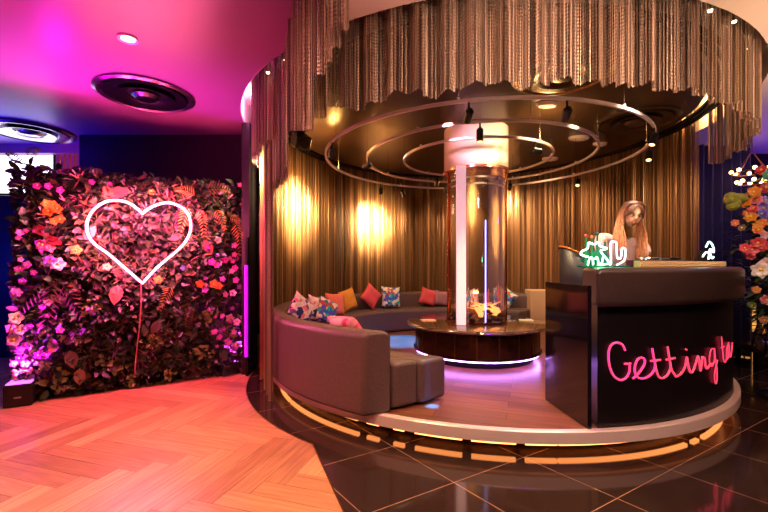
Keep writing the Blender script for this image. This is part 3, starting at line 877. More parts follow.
MB().box((0,0,.009),(.34,.23,.018),rl).build('keyboard_base', M_blackplastic, t, smooth=False, bevel=.004)
MB().box(Rl@Vector((0,-.12,.075)),(.34,.010,.14), rot=Rl@Matrix.Rotation(radians(20),3,'X')).build('screen', M_blackplastic, t, smooth=False, bevel=.003)

# bar chair behind the counter
cx_, cy_ = P(583,260,4.3).x, 4.3
t = thing('bar_chair', 'black bar chair with curved gold-edged back left of the woman', 'chair', (cx_,cy_,ZP))
MB().lathe([(.0,.68),(.19,.68),(.21,.70),(.21,.74),(.19,.76),(0,.76)], (0,0,0), 32).build('seat', M_black, t)
mb = MB(); vs = []; fs = []; N = 16
for i in range(N+1):
    a = radians(100+160*i/N)
    for zz in (.74, 1.0, 1.30+.14*sin(pi*i/N)-.05):
        vs.append((.22*cos(a)*(1+.15*(zz-.7)), .22*sin(a)*(1+.15*(zz-.7)), zz))
for i in range(N):
    for k in range(2): fs.append((3*i+k,3*i+3+k,3*i+4+k,3*i+1+k))
mb.add(vs, fs); o = mb.build('backrest', mat('chair_black', (14,12,20), .5), t, ang=180); md = o.modifiers.new('t','SOLIDIFY'); md.thickness = .02
MB().tube([Vector(vs[3*i+2]) for i in range(N+1)]+[], .010, 8).build('back_edge', mat('gold_edge', (190,130,70), .3, .8), t)
MB().tube([Vector(vs[0]),Vector(vs[1]),Vector(vs[2])], .010, 8).build('back_edge', mat('gold_edge', (190,130,70)), t)
MB().tube([Vector(vs[-3]),Vector(vs[-2]),Vector(vs[-1])], .010, 8).build('back_edge', mat('gold_edge', (190,130,70)), t)
for k in range(4):
    a = radians(45+90*k); MB().cyl((.15*cos(a),.15*sin(a),.69),(.24*cos(a),.24*sin(a),0), .014,.010).build('leg', M_black, t)
MB().tube([(.20*cos(radians(10*i)),.20*sin(radians(10*i)),.25) for i in range(36)], .008, 8, closed=True).build('footrest', M_chrome, t)

# ================================================================ WOMAN
def skin_mesh(name, chains, root_first=True, sub=2):
    """chains: list of lists of (pos, radius); shared joints are merged by position"""
    me = bpy.data.meshes.new(name); verts = []; rad = []; edges = []
    idx = {}
    for ch in chains:
        prev = None
        for p, r in ch:
            key = tuple(round(c, 4) for c in p)
            if key not in idx: idx[key] = len(verts); verts.append(tuple(p)); rad.append(r)
            i = idx[key]
            if prev is not None and prev != i: edges.append((prev, i))
            prev = i
    me.from_pydata(verts, edges, [])
    ob = bpy.data.objects.new(name, me); COL.objects.link(ob)
    md = ob.modifiers.new('skin','SKIN')
    lay = me.skin_vertices[0] if me.skin_vertices else None
    if lay is None:
        bm = bmesh.new(); bm.from_mesh(me); bm.verts.layers.skin.verify(); bm.to_mesh(me); bm.free(); lay = me.skin_vertices[0]
    for i, r in enumerate(rad):
        rr = r if isinstance(r, tuple) else (r, r)
        lay.data[i].radius = rr
        lay.data[i].use_root = (i == 0)
    md.use_smooth_shade = True
    s_ = ob.modifiers.new('sub','SUBSURF'); s_.levels = sub; s_.render_levels = sub
    return ob
def bake(obs, name, m, parent, voxel=None):
    dg = bpy.context.evaluated_depsgraph_get(); bm = bmesh.new()
    for o in obs:
        dg.update(); ev = o.evaluated_get(dg); me = bpy.data.meshes.new_from_object(ev)
        me.transform(o.matrix_world); bm.from_mesh(me); bpy.data.meshes.remove(me)
    me = bpy.data.meshes.new(name); bm.to_mesh(me); bm.free()
    for o in obs: bpy.data.objects.remove(o)
    ob = bpy.data.objects.new(name, me); COL.objects.link(ob)
    if voxel:
        r = ob.modifiers.new('r','REMESH'); r.mode = 'VOXEL'; r.voxel_size = voxel; r.use_smooth_shade = True
        sm = ob.modifiers.new('s','SMOOTH'); sm.factor = .5; sm.iterations = 3
        dg = bpy.context.evaluated_depsgraph_get(); dg.update()
        me2 = bpy.data.meshes.new_from_object(ob.evaluated_get(dg)); ob.modifiers.clear(); ob.data = me2; me = me2
        bm = bmesh.new(); bm.from_mesh(me); seen = set(); comps = []
        for v0 in bm.verts:
            if v0 in seen: continue
            st_ = [v0]; seen.add(v0); comp = []
            while st_:
                q = st_.pop(); comp.append(q)
                for e in q.link_edges:
                    w = e.other_vert(q)
                    if w not in seen: seen.add(w); st_.append(w)
            comps.append(comp)
        comps.sort(key=len); print('COMPS', [len(c) for c in comps][-8:])
        bmesh.ops.delete(bm, geom=[v for c in comps[:-1] for v in c], context='VERTS')
        bm.to_mesh(me); bm.free()
    me.materials.clear(); me.materials.append(m)
    me.polygons.foreach_set('use_smooth', [True]*len(me.polygons))
    ob.parent = parent
    return ob
def build_woman():
    X, Y = P(620,240,3.84).x, 3.84
    t = thing('person', 'woman with long blonde hair looking down at the decks behind the counter', 'person', (X,Y,ZP))
    V = Vector
    # local frame: she faces roughly the camera and the right of the picture (-Y, +X)
    # pelvis
    pel = V((0,.05,.92)); wai = V((0,.03,1.08)); che = V((.0,.0,1.30)); nek = V((.015,-.05,1.48)); hb = V((.02,-.09,1.54))
    shL = V((-.185,.01,1.47)); shR = V((.19,-.01,1.42))
    elL = V((-.21,-.10,1.12)); elR = V((.24,-.12,1.12)); wrL = V((-.07,-.30,1.10+.12)); wrR = V((.14,-.32,1.10+.12))
    body = [[(pel,(.15,.11)),(wai,(.115,.09)),(che,(.13,.10)),(V((.01,-.02,1.41)),(.10,.07)),(nek,.062),(hb,.056),(V((.02,-.12,1.60)),.055)],
      [(che,(.13,.10)),(V((-.10,.01,1.42)),.06),(shL,.052),(elL,.038),(V((-.14,-.2,1.17)),.034),(wrL,.024)],
      [(che,(.13,.10)),(V((.12,0,1.40)),.06),(shR,.052),(elR,.038),(V((.19,-.22,1.17)),.034),(wrR,.024)],
      [(pel,(.15,.11)),(V((-.09,.04,.84)),.088),(V((-.10,.02,.48)),.056),(V((-.10,.05,.30)),.05),(V((-.10,.06,.09)),.034),(V((-.10,.02,.045)),.036),(V((-.105,-.12,.03)),.026)],
      [(pel,(.15,.11)),(V((.09,.04,.84)),.088),(V((.10,.02,.48)),.056),(V((.10,.05,.30)),.05),(V((.10,.06,.09)),.034),(V((.10,.02,.045)),.036),(V((.11,-.12,.03)),.026)]]
    parts = [skin_mesh('b', body)]
    # hands
    for w, sgn, fd in ((wrL,1,V((.35,-.9,-.15)).normalized()),(wrR,-1,V((-.25,-.95,-.15)).normalized())):
        side = fd.cross(V((0,0,1))).normalized(); palm = w+fd*.055
        for k, L_ in enumerate((.062,.072,.066,.052)):
            b0 = palm+fd*.015+side*((k-1.5)*.018)
            b1 = b0+fd*L_*.5+V((0,0,.004)); b2 = b1+fd*L_*.3+V((0,0,-.014)); b3 = b2+fd*L_*.2+V((0,0,-.016))
            parts.append(skin_mesh('f', [[(w,.022),(w*.5+b0*.5,.016),(b0,.0115),(b1,.0105),(b2,.010),(b3,.0085)]], sub=1))
        th0 = w+fd*.03-side*.022*sgn; th1 = th0+fd*.03-side*.026*sgn; th2 = th1+fd*.028-side*.006*sgn-V((0,0,.006))
        parts.append(skin_mesh('f', [[(w,.02),(th0,.014),(th1,.0115),(th2,.0095)]], sub=1))
    # head: shaped ellipsoid with jaw, nose, brow, ears; turned right & tilted down
    HR_ = Matrix.Rotation(radians(-14),3,'Z') @ Matrix.Rotation(radians(20),3,'X') @ Matrix.Rotation(radians(8),3,'Y')
    hc = V((.03,-.15,1.655))
    vs = []; fs = []; n = 32; m = 24
    for i in range(m+1):
        th = pi*i/m
        for k in range(n):
            ph = 2*pi*k/n
            x = sin(th)*cos(ph); y = sin(th)*sin(ph); z = cos(th)
            px, py, pz = x*.074, y*.092, z*.112
            if z < 0: px *= 1-.34*z*z; 
            if z < -.3 and y > 0: py *= 1-.5*(-z-.3)
            if y < 0:
                # face plane: nose (front is -Y)
                g = math.exp(-((x/.16)**2)-((z+.12)/.2)**2); py -= .020*g*(1 if z > -.35 else .5)
                g = math.exp(-((abs(x)-.36)/.17)**2-((z-.08)/.13)**2); py += .012*g
                g = math.exp(-((x)/.3)**2-((z+.52)/.09)**2); py -= .007*g
                g = math.exp(-((x)/.3)**2-((z+.86)/.12)**2); py -= .010*g
                g = math.exp(-((abs(x)-.3)/.3)**2-((z-.28)/.12)**2); py -= .005*g
            vs.append(tuple(hc+HR_@V((px,py,pz))))
    for i in range(m):
        for k in range(n):
            k2 = (k+1) % n; fs.append((i*n+k,(i+1)*n+k,(i+1)*n+k2,i*n+k2))
    hm = MB(); hm.add(vs, fs)
    for sx in (-1,1): hm.sphere(hc+HR_@V((sx*.075,.005,-.01)), .028, 10, (.35,.6,1), HR_)
    ho = hm.build('h', M_black); parts.append(ho)
    M_skin = mat('skin', (236,182,148), .5, noise=(14,(240,190,156)))
    b = bake(parts, 'body', M_skin, t, .0055)
    # features
    for sx in (-1,1):
        MB().sphere(hc+HR_@V((sx*.028,-.081,.010)), .012, 12, (1.15,.5,.5), HR_).build('eye', mat('eye_white', (230,220,214), .3), t)
        MB().sphere(hc+HR_@V((sx*.028,-.086,.008)), .0055, 10, (1,.5,1), HR_).build('iris', mat('iris_brown', (40,22,14), .3), t)
        MB().tube([hc+HR_@V((sx*(.014+.007*j),-.087+.003*j,.012+(.004 if j in (1,2) else .0))) for j in range(4)], .0028, 6).build('eyelash', mat('lash', (30,16,12), .5), t)
        MB().tube([hc+HR_@V((sx*(.012+.009*j),-.090+.003*j,.030+(.004 if j in (1,2) else .0))) for j in range(4)], .003, 6).build('eyebrow', mat('brow', (92,56,36), .6), t)
    MB().sphere(hc+HR_@V((0,-.086,-.057)), .018, 12, (1.1,.4,.38), HR_).build('lips', mat('lips', (176,70,66), .35), t)
    # clothing: lilac grey top with sleeves, dark trousers, shoes
    g = .012
    top = [[(pel+V((0,0,-.02)),(.162,.122)),(wai,(.128,.103)),(che,(.145,.115)),(V((.01,-.02,1.40)),(.11,.082))],
      [(che,(.145,.115)),(V((-.10,.01,1.42)),.072),(shL,.068),(V((-.205,-.05,1.30)),.056)],
      [(che,(.145,.115)),(V((.12,0,1.40)),.072),(shR,.068),(V((.22,-.06,1.27)),.056)]]
    bake([skin_mesh('t', top)], 'top', mat('lilac_cloth', (196,172,176), .8, bump=(60,.2)), t)
    tr = [[(pel,(.166,.126)),(V((-.09,.04,.84)),.10),(V((-.10,.02,.48)),.07),(V((-.10,.05,.30)),.062),(V((-.10,.06,.11)),.05)],
      [(pel,(.166,.126)),(V((.09,.04,.84)),.10),(V((.10,.02,.48)),.07),(V((.10,.05,.30)),.062),(V((.10,.06,.11)),.05)]]
    bake([skin_mesh('t', tr)], 'trousers', mat('dark_denim', (24,24,34), .8), t)
    for sx in (-1,1):
        bake([skin_mesh('s', [[(V((sx*.10,.065,.045)),.044),(V((sx*.10,-.03,.04)),.042),(V((sx*.107,-.13,.03)),.032)]])], 'shoe', M_black, t)
    # hair: a cap over the skull and long locks on both sides
    M_hair = mat('blonde_hair', (190,124,84), .45, noise=(40,(226,160,116)))
    nt = M_hair.node_tree; rp_ = [n for n in nt.nodes if n.type == 'VALTORGB'][0]; tcn = [n for n in nt.nodes if n.type == 'TEX_COORD'][0]
    sx_ = nt.nodes.new('ShaderNodeSeparateXYZ'); nt.links.new(tcn.outputs['Object'], sx_.inputs[0])
    mr_ = nt.nodes.new('ShaderNodeMapRange'); mr_.inputs['From Min'].default_value = 1.60; mr_.inputs['From Max'].default_value = 1.74
    nt.links.new(sx_.outputs['Z'], mr_.inputs['Value'])
    mx_ = nt.nodes.new('ShaderNodeMixRGB'); nt.links.new(mr_.outputs['Result'], mx_.inputs['Fac'])
    nt.links.new(rp_.outputs['Color'], mx_.inputs['Color1']); mx_.inputs['Color2'].default_value = lin((84,48,34))
    nt.links.new(mx_.outputs['Color'], nt.nodes['Principled BSDF'].inputs['Base Color'])
    M_root = mat('brown_root_hair', (84,50,34), .5, noise=(40,(110,66,44)))
    vs = []; fs = []
    for i in range(13):
        th = pi*.56*i/12
        for k in range(32):
            ph = 2*pi*k/32; x = sin(th)*cos(ph); y = sin(th)*sin(ph); z = cos(th)
            lim = 1.
            yy = y*.104; 
            if y < 0: # hairline lifted over the face
                f = max(0,-y)*max(0,1-abs(x)*1.0)
                z2 = max(z, .80*f+z*(1-f)) ; sc2 = 1
                z = z2
                if f > .1: yy = y*.104*sqrt(max(0,1-z*z))/max(.3,sin(th))
            vs.append(tuple(hc+HR_@V((x*.087, yy, z*.131))))
    for i in range(12):
        for k in range(32):
            k2 = (k+1) % 32; fs.append((i*32+k,(i+1)*32+k,(i+1)*32+k2,i*32+k2))
    hm = MB(); hm.add(vs, fs); hair = hm.build('hair', M_root, t, ang=180)
    rd = random.Random(8)
    for side in (-1,1):
        cnt = 34 if side < 0 else 26
        for k in range(cnt):
            u = k/(cnt-1)
            # root along the parting, drop over temple, cheek, shoulder
            top_ = hc+HR_@V((side*.003, -.050+.11*u, .128-.03*abs(u-.4)))
            sd = hc+HR_@V((side*(.080+rd.uniform(-.003,.006)), -.030+.11*u, .040))
            jaw = hc+HR_@V((side*(.084+rd.uniform(-.004,.010)), -.040+.13*u, -.06))
            sh = V((hc.x+side*(.088+rd.uniform(-.012,.03)), hc.y-.01+.13*u, 1.47+rd.uniform(-.01,.01)))
            en = V((hc.x+side*(.10+rd.uniform(-.03,.03)), hc.y-.04+.12*u, 1.24+rd.uniform(-.05,.04)))
            pts_ = catmull([top_, (top_+sd)/2+HR_@V((side*.016,0,.024)), sd, jaw, sh, (sh+en)/2, en], 3)
            nn = len(pts_)
            rr = [.0075*(.6+.6*min(1,i/6))*(1 if i < nn-5 else (nn-1-i)/5*.9+.1) for i in range(nn)]
            MB().tube(pts_, rr, 6).build('hair_lock', M_hair, t)
    return t
build_woman()

# ================================================================ PLANT WALL
A = Vector((-3.72,4.17,0)); B = Vector((-1.90,5.29,0)); D = (B-A).normalized(); NR = Vector((D.y,-D.x,0)); WL = (B-A).length; WH = 2.38
pw = thing('vertical_garden', 'tall artificial plant wall of mixed leaves, ferns and flowers behind the neon heart', 'plant wall', (A+B)/2)
PC0 = (A+B)/2
def pwp(s, z, off): return A+D*s+NR*off+Vector((0,0,z))-PC0
def pix_on_pw(x, y, off):
    k = (x-384)/F; O = A+NR*off
    # ray (k*Y, Y) meets O + D*s
    det = k*(-D.y)+D.x
    Yv = (O.x*(-D.y)+O.y*D.x)/det
    pnt = Vector((k*Yv, Yv, H+(HY-y)/F*Yv)); s = (pnt-O).dot(D)
    return s, pnt.z
ang_pw = atan2(D.y, D.x)
mb = MB(); mb.box(pwp(WL/2,WH/2,-.06), (WL,.12,WH-.0), ang_pw); mb.build('backing_panel', mat('moss_black', (16,20,14), .9), pw, smooth=False)
M_leaf = attr_mat('leaf', .42)
def leaf(mb, p, dr, nr, L_, W, c, fold=.25):
    dr = dr.normalized(); sd = dr.cross(nr).normalized(); nn = sd.cross(dr).normalized()
    prof = ((0,.0),(.25,.42),(.55,.5),(.8,.3),(1,.0))
    vs = []; 
    for (t, w) in prof:
        m_ = p+dr*(L_*t)+nn*(-.18*L_*t*t)
        vs.append(m_)
        if 0 < t < 1: vs.append(m_+sd*W*w+nn*W*w*fold); vs.append(m_-sd*W*w+nn*W*w*fold)
    fs = [(0,1,4,3) if False else (0,3-2,4,1)] if False else []
    # indices: 0 | 1,2,3 | 4,5,6 | 7,8,9 | 10
    fs = [(0,1,2),(0,3,1),(1,4,5,2),(1,3,6,4),(4,7,8,5),(4,6,9,7),(7,10,8),(7,9,10)]
    mb.add(vs, fs, c)
rd = random.Random(21)
pal = [lin(c) for c in ((34,58,26),(46,68,30),(24,40,22),(62,74,34),(84,60,40),(40,34,26),(104,88,50),(56,36,40),(18,30,18),(22,34,20))]
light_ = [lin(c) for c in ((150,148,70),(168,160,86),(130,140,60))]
mb = MB()
for k in range(7500):
    s = rd.uniform(-.03, WL+.05); z = rd.uniform(.03, WH+.06); 
    edge = 1
    p = pwp(s, z, rd.uniform(.0,.13))
    dr = (D*rd.uniform(-1,1)+Vector((0,0,rd.uniform(-1,.7)))+NR*rd.uniform(.2,1.3))
    nr = NR+D*rd.uniform(-.5,.5)+Vector((0,0,rd.uniform(-.1,.7)))
    L_ = rd.uniform(.04,.13); W = L_*rd.uniform(.2,.6)
    c = rd.choice(pal); b = rd.uniform(.4,1.5)
    leaf(mb, p, dr, nr, L_, W, (c[0]*b,c[1]*b,c[2]*b,1))
# side faces
for k in range(700):
    s = rd.choice((-.05, WL+.03)); off = rd.uniform(-.18,.1); z = rd.uniform(.05,WH)
    p = pwp(s, z, off); dr = D*(-1 if s < 0 else 1)*rd.uniform(.2,1)+Vector((0,0,rd.uniform(-.8,.7)))+NR*rd.uniform(-.2,.6)
    L_ = rd.uniform(.05,.12); c = rd.choice(pal)
    leaf(mb, p, dr, NR+D*(-1 if s < 0 else 1), L_, L_*rd.uniform(.4,.7), c)
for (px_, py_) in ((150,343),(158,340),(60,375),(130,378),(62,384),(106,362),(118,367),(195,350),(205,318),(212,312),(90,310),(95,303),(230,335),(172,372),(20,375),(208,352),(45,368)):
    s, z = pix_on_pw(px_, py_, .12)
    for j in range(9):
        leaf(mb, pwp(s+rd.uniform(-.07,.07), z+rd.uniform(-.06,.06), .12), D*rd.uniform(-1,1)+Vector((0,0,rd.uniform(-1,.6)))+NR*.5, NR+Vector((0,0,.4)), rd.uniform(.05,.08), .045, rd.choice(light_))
for k in range(150):   # wispy grass tufts
    s = rd.uniform(0, WL); z = rd.uniform(.2, WH-.05); b0 = pwp(s, z, .1); c = rd.choice([lin(q) for q in ((80,90,40),(120,70,60),(110,60,80),(60,70,40))])
    for j in range(8):
        leaf(mb, b0, D*rd.uniform(-1,1)+Vector((0,0,rd.uniform(-1,1)))+NR*rd.uniform(.3,.9), NR, rd.uniform(.09,.16), .012, c)
o = mb.build('foliage', M_leaf, pw, smooth=True, ang=180); o['kind'] = 'stuff'
# fern / palm fronds
def frond(px_, py_, ang, L_, col, label=None, off=.16, n=9, wid=.42):
    s, z = pix_on_pw(px_, py_, off); mb = MB(); a = radians(ang)
    d0 = D*cos(a)+Vector((0,0,sin(a)))
    base = pwp(s, z, off)
    for k in range(n):
        t = (k+1)/n
        c0 = base+d0*(L_*t)+Vector((0,0,-.3*L_*t*t))+NR*(.06*sin(pi*t))
        for sg in (-1,1):
            sd = NR.cross(d0)*sg
            dr = sd*1+d0*.7+Vector((0,0,-.25))
            leaf(mb, c0, dr, NR, L_*wid*(1.05-t*.75), .011, col)
    return mb
fr_list = [(55,280,-100,.42,(120,50,60)),(62,282,-60,.36,(110,48,56)),(44,282,-130,.36,(104,44,60)),
 (196,196,150,.25,(190,130,60)),(205,190,20,.30,(150,92,60)),(188,205,-110,.28,(210,140,60)),(200,208,-80,.26,(190,120,60)),
 (215,208,-60,.25,(170,100,60)),(228,216,-20,.20,(160,90,60)),(236,222,-80,.28,(200,110,70)),(245,222,-95,.24,(190,100,70)),
 (172,285,-120,.24,(200,150,80)),(190,305,-100,.22,(120,80,60)),(75,325,-80,.22,(100,76,60)),(20,165,120,.18,(50,70,40)),(28,158,60,.18,(60,84,44)),(110,200,100,.2,(150,90,60))]
for x, y, a, L_, c in fr_list:
    frond(x, y, a, L_, lin(c)).build('palm_frond', M_leaf, pw, smooth=True, ang=180)
# broad leaves
for x, y, a, L_, c in ((118,285,-100,.22,(190,110,90)),(70,350,-80,.2,(120,90,80)),(80,368,-90,.18,(140,110,80)),(55,352,100,.16,(110,70,70)),(108,195,20,.22,(140,70,60)),(33,225,-40,.17,(120,34,30)),(45,238,-20,.16,(130,34,40)),(170,240,30,.14,(150,90,90)),(85,240,60,.18,(190,110,90)),(220,350,-60,.16,(70,80,50)),(160,320,-120,.18,(80,60,50)),(205,240,-70,.2,(120,60,60))):
    s, z = pix_on_pw(x, y, .15); mb = MB(); a = radians(a)
    leaf(mb, pwp(s,z,.15), D*cos(a)+Vector((0,0,sin(a)))+NR*.3, NR+Vector((0,0,.3)), L_, L_*.6, lin(c))
    mb.build('broad_leaf', M_leaf, pw, ang=180)
# flowers
def flower(x, y, r, c, cc=(230,180,60), off=.17, petals=5, parent=pw, pos=None, nrm=None):
    if pos is None:
        s, z = pix_on_pw(x, y, off); pos = pwp(s, z, off)
    nrm = nrm or (NR+Vector((rd.uniform(-.3,.3), rd.uniform(-.3,.3), rd.uniform(-.2,.4)))).normalized()
    u = nrm.orthogonal().normalized(); v = nrm.cross(u); mb = MB()
    for lay in range(2):
        for k in range(petals):
            a = 2*pi*(k+.5*lay)/petals
            d_ = u*cos(a)+v*sin(a)
            leaf(mb, pos+nrm*.004*lay, d_+nrm*(.25+.3*lay), nrm, r*(1-.25*lay), r*.85, lin(c), fold=-.15)
    fo = mb.build('flower', M_leaf, parent, ang=180)
    MB().sphere(pos+nrm*.012, r*.2, 8).build('flower_centre', mat('stamen_%d_%d_%d' % cc, cc, .6), fo)
    fo2 = fo.children[0]; fo2.location = (0,0,0); 
    return fo
M_leaf_fl = M_leaf
fl_list = [(47,204,.055,(240,150,50)),(53,205,.05,(244,160,60)),(48,211,.06,(236,150,40)),(57,209,.055,(244,150,50)),(60,219,.05,(240,140,50)),(54,221,.045,(236,140,50)),
 (50,261,.075,(246,230,250)),(58,264,.075,(250,236,250)),(76,250,.06,(250,170,70)),(107,267,.05,(250,190,120)),(42,245,.06,(230,110,160)),(50,248,.05,(236,130,170)),
 (158,280,.055,(240,150,60)),(200,284,.055,(236,130,50)),(214,284,.06,(240,140,50)),(219,286,.05,(240,150,60)),(183,268,.035,(110,130,200)),
 (233,293,.05,(250,200,240)),(230,318,.06,(250,190,220)),(237,322,.055,(250,200,230)),(236,345,.05,(250,170,230)),(228,342,.05,(230,80,200)),
 (16,318,.07,(250,220,230)),(12,328,.06,(250,190,190)),(14,340,.07,(246,190,200)),(20,330,.06,(250,210,240)),(60,190,.04,(220,60,190)),(48,186,.04,(220,50,190)),(37,186,.045,(220,60,200)),
 (152,192,.04,(180,150,60)),(218,240,.05,(220,160,200)),(240,160+25,.035,(220,90,150)),(92,182,.035,(200,60,170)),(110,184,.03,(190,60,160)),(225,260,.05,(210,60,190)),(212,262,.05,(220,60,180)),(235,268,.045,(230,60,200)),(236,280,.045,(220,90,220)),(60,330,.04,(220,110,120)),(52,350,.035,(236,130,130))]
for it in fl_list: flower(*it)
for k in range(60):   # small magenta blossoms towards the left edge and the right side
    lf = k % 2
    x = rd.uniform(12,48) if lf else rd.uniform(205,243); y = rd.uniform(225,365) if lf else rd.uniform(245,350)
    flower(x, y, rd.uniform(.025,.045), rd.choice(((220,90,190),(200,70,180),(236,150,210),(190,90,210))), petals=5)

# neon heart
hpix = [(405,238),(388,222),(362,206),(330,200),(298,205),(265,228),(248,262),(250,296),(270,325),(305,350),(355,392),(405,436)]
hpix2 = [(405,436),(450,388),(505,342),(532,310),(543,275),(535,240),(515,219),(480,207),(445,213),(420,226),(405,238)]
off = .21
def hp(L_): return [(x/2.844, 130+y/2.844) for x, y in L_]
hl = [P3 for P3 in []]
c1 = catmull([(x,y,0) for x,y in hp(hpix)], 6); c2 = catmull([(x,y,0) for x,y in hp(hpix2)], 6)
loop = []
for v in c1[:-1]+c2[:-1]:
    s, z = pix_on_pw(v.x, v.y, off); loop.append(A+D*s+NR*off+Vector((0,0,z)))
hc_ = sum(loop, Vector())/len(loop)
heart = thing('neon_heart', 'large glowing pink neon heart mounted on the plant wall', 'neon sign', hc_)
MB().tube([p-hc_ for p in loop], .0125, 10, closed=True).build('neon_tube', mat('heart_neon', (255,190,200), .3, emit=(255,110,140), es=12), heart)
for i in (0, 12, 30, 52, 80, 105):
    i = i % len(loop); p = loop[i]-hc_
    MB().cyl(p-NR*.01, p-NR*.13, .006, n=8).build('standoff', mat('clear_standoff', (200,150,150), .3), heart)
s0, z0 = pix_on_pw(141,284,.20); s1, z1 = pix_on_pw(136,374,.18)
cp = []
for i in range(12):
    t_ = i/11; s_, zz = s0+(s1-s0)*t_+.012*sin(t_*5), z0+(z1-z0)*t_
    cp.append(A+D*s_+NR*(.20)+Vector((0,0,zz)))
MB().tube([p-hc_ for p in cp], .006, 6).build('power_cable', mat('pink_cable', (190,110,110), .4), heart)

# uplights
def uplight(px_, py_, label, sz=.19, rz=.5):
    p = PZ(px_, py_, 0); t = thing('uplight', label, 'floor light', (p.x,p.y,.003), 'purple floor uplights')
    MB().box((0,0,sz*.5),(sz,sz,sz), rz).build('housing', M_blackplastic, t, smooth=False, bevel=.008)
    MB().box((0,0,sz+.003),(sz*.86,sz*.86,.006), rz).build('lens', mat('uplight_glow', (230,120,255), .3, emit=(205,70,255), es=5), t, smooth=False)
    MB().box(Vector((sin(rz),-cos(rz),0))*(sz*.5+.001)+Vector((0,0,sz*.42)), (.055,.003,.014), rz).build('badge', mat('silver_badge', (190,190,190), .3, .8), t, smooth=False)
    return p
pu1 = uplight(21,404,'black box uplight glowing purple at the left foot of the plant wall', .22)
pu2 = uplight(237,372,'small black uplight at the right foot of the plant wall', .15)
# purple tube on the post
pt = P(247,300,5.05)
t = thing('purple_light_tube', 'vertical purple light tube on the dark post right of the plant wall', 'lamp', (pt.x,5.02,P(247,357,5.02).z))
hh = P(247,265,5.02).z-P(247,357,5.02).z
MB().cyl((0,0,0),(0,0,hh), .022).build('tube', mat('purple_tube', (200,40,220), .3, emit=(170,20,220), es=1.0), t)
for z_ in (-.02, hh): MB().cyl((0,0,z_),(0,0,z_+.02), .027).build('end_cap', M_black, t)
MB().box((0,.04,hh/2),(.03,.05,hh+.7)).build('mount_rail', M_black, t, smooth=False)

# ================================================================ RIGHT SIDE: flowers, urn, lantern window, chandelier
ux, uy = 4.16, 4.15
t = thing('urn_stand', 'tall black urn carrying the flower arrangement at the right edge', 'urn', (ux,uy,.003))
MB().lathe([(.20,0),(.22,.02),(.22,.05),(.10,.10),(.07,.2),(.12,.32),(.22,.48),(.25,.62),(.21,.78),(.17,.84),(.20,.88),(.19,.90),(.14,.90)], (0,0,0), 40).build('urn_body', mat('urn_black', (14,12,26), .15, coat=.6), t, ang=60)
for sx in (-1,1): MB().tube([(sx*.23,0,.66),(sx*.33,0,.70),(sx*.34,0,.56),(sx*.22,0,.46)], .014, 8).build('handle', mat('urn_black', (14,12,26)), t)
fa = thing('flower_arrangement', 'tall mixed arrangement of red, orange, pink and white flowers at the right edge', 'flowers', (ux,uy,.905))
rd = random.Random(31); mb = MB()
def Lc(x, y, Y): return P(x, y, Y)-Vector((ux,uy,.905))
for k in range(1500):
    zz = rd.uniform(-.28,1.5); t_ = (zz+.28)/1.78; rad = .44*sqrt(max(.02, 1-abs(2*t_-1)**2.4)); a = rd.uniform(0,2*pi)
    rr = rad*rd.uniform(.25,1); p = Vector((rr*cos(a), rr*sin(a), zz))
    c = rd.choice([lin(q) for q in ((40,60,34),(50,74,40),(30,44,40),(70,84,40),(26,36,30))])
    leaf(mb, p, Vector((cos(a),sin(a),rd.uniform(-.8,.8))), Vector((cos(a),sin(a),1)), rd.uniform(.06,.13), .05, c)
for k in range(16):
    a = k*.8; mb.tube  # stems below
o = mb.build('foliage', M_leaf, fa, ang=180); o['kind'] = 'stuff'
for k in range(10):
    a = k*.63; MB().tube([(.03*cos(a),.03*sin(a),-.03),(.12*cos(a),.12*sin(a),.5),(.22*cos(a),.22*sin(a),1.1)], .005, 6).build('stem', mat('stem_green', (50,70,40), .6), fa)
camd = Vector((-.68,-.72,.1)).normalized()
fls = [(754,192,.075,(226,140,50)),(745,202,.07,(232,140,40)),(757,200,.06,(226,110,130)),(753,209,.055,(220,60,80)),(751,217,.07,(224,160,50)),(762,223,.06,(240,130,40)),(735,223,.045,(220,120,90)),
 (745,248,.06,(210,50,70)),(752,250,.07,(220,50,90)),(758,243,.07,(200,30,60)),(764,246,.07,(214,40,80)),(751,256,.05,(220,60,100)),(761,270,.10,(236,224,226)),(767,262,.06,(230,200,226)),
 (761,170,.06,(190,20,50)),(766,188,.08,(170,20,60)),(768,175,.06,(60,150,120)),(747,213,.05,(200,110,60)),(765,235,.05,(220,160,210)),(758,230,.055,(230,120,40)),(757,225,.05,(240,160,40)),
 (764,208,.07,(130,110,240)),(768,214,.07,(120,90,240)),(762,214,.05,(90,80,220)),(766,200,.05,(150,130,240)),(742,228,.04,(110,80,50)),(756,290,.05,(200,130,60)),(766,300,.06,(170,60,80)),(764,320,.05,(150,90,60)),(752,305,.045,(100,120,50)),
 (780,190,.08,(220,60,80)),(785,230,.08,(236,140,60)),(782,265,.08,(240,200,220)),(790,210,.07,(220,90,160)),(778,290,.07,(210,60,90))]
for x, y, r, c in fls:
    pos = Lc(x, y, 3.80+rd.uniform(0,.08)); 
    flower(0,0,r*.85,tuple(v*.86 for v in c),parent=fa,pos=pos,nrm=(camd+Vector((rd.uniform(-.25,.25),rd.uniform(-.25,.25),rd.uniform(-.1,.3)))).normalized(), petals=6)
for x, y in ((730,200),(733,206),(731,197),(737,198),(735,203),(741,198)):
    mb = MB(); p = Lc(x, y, 3.84)
    mb.sphere(p, .055, 12, (1,1,.85)); mb.build('hydrangea_head', mat('olive_bloom', (128,132,50), .8, bump=(60,1.)), fa)

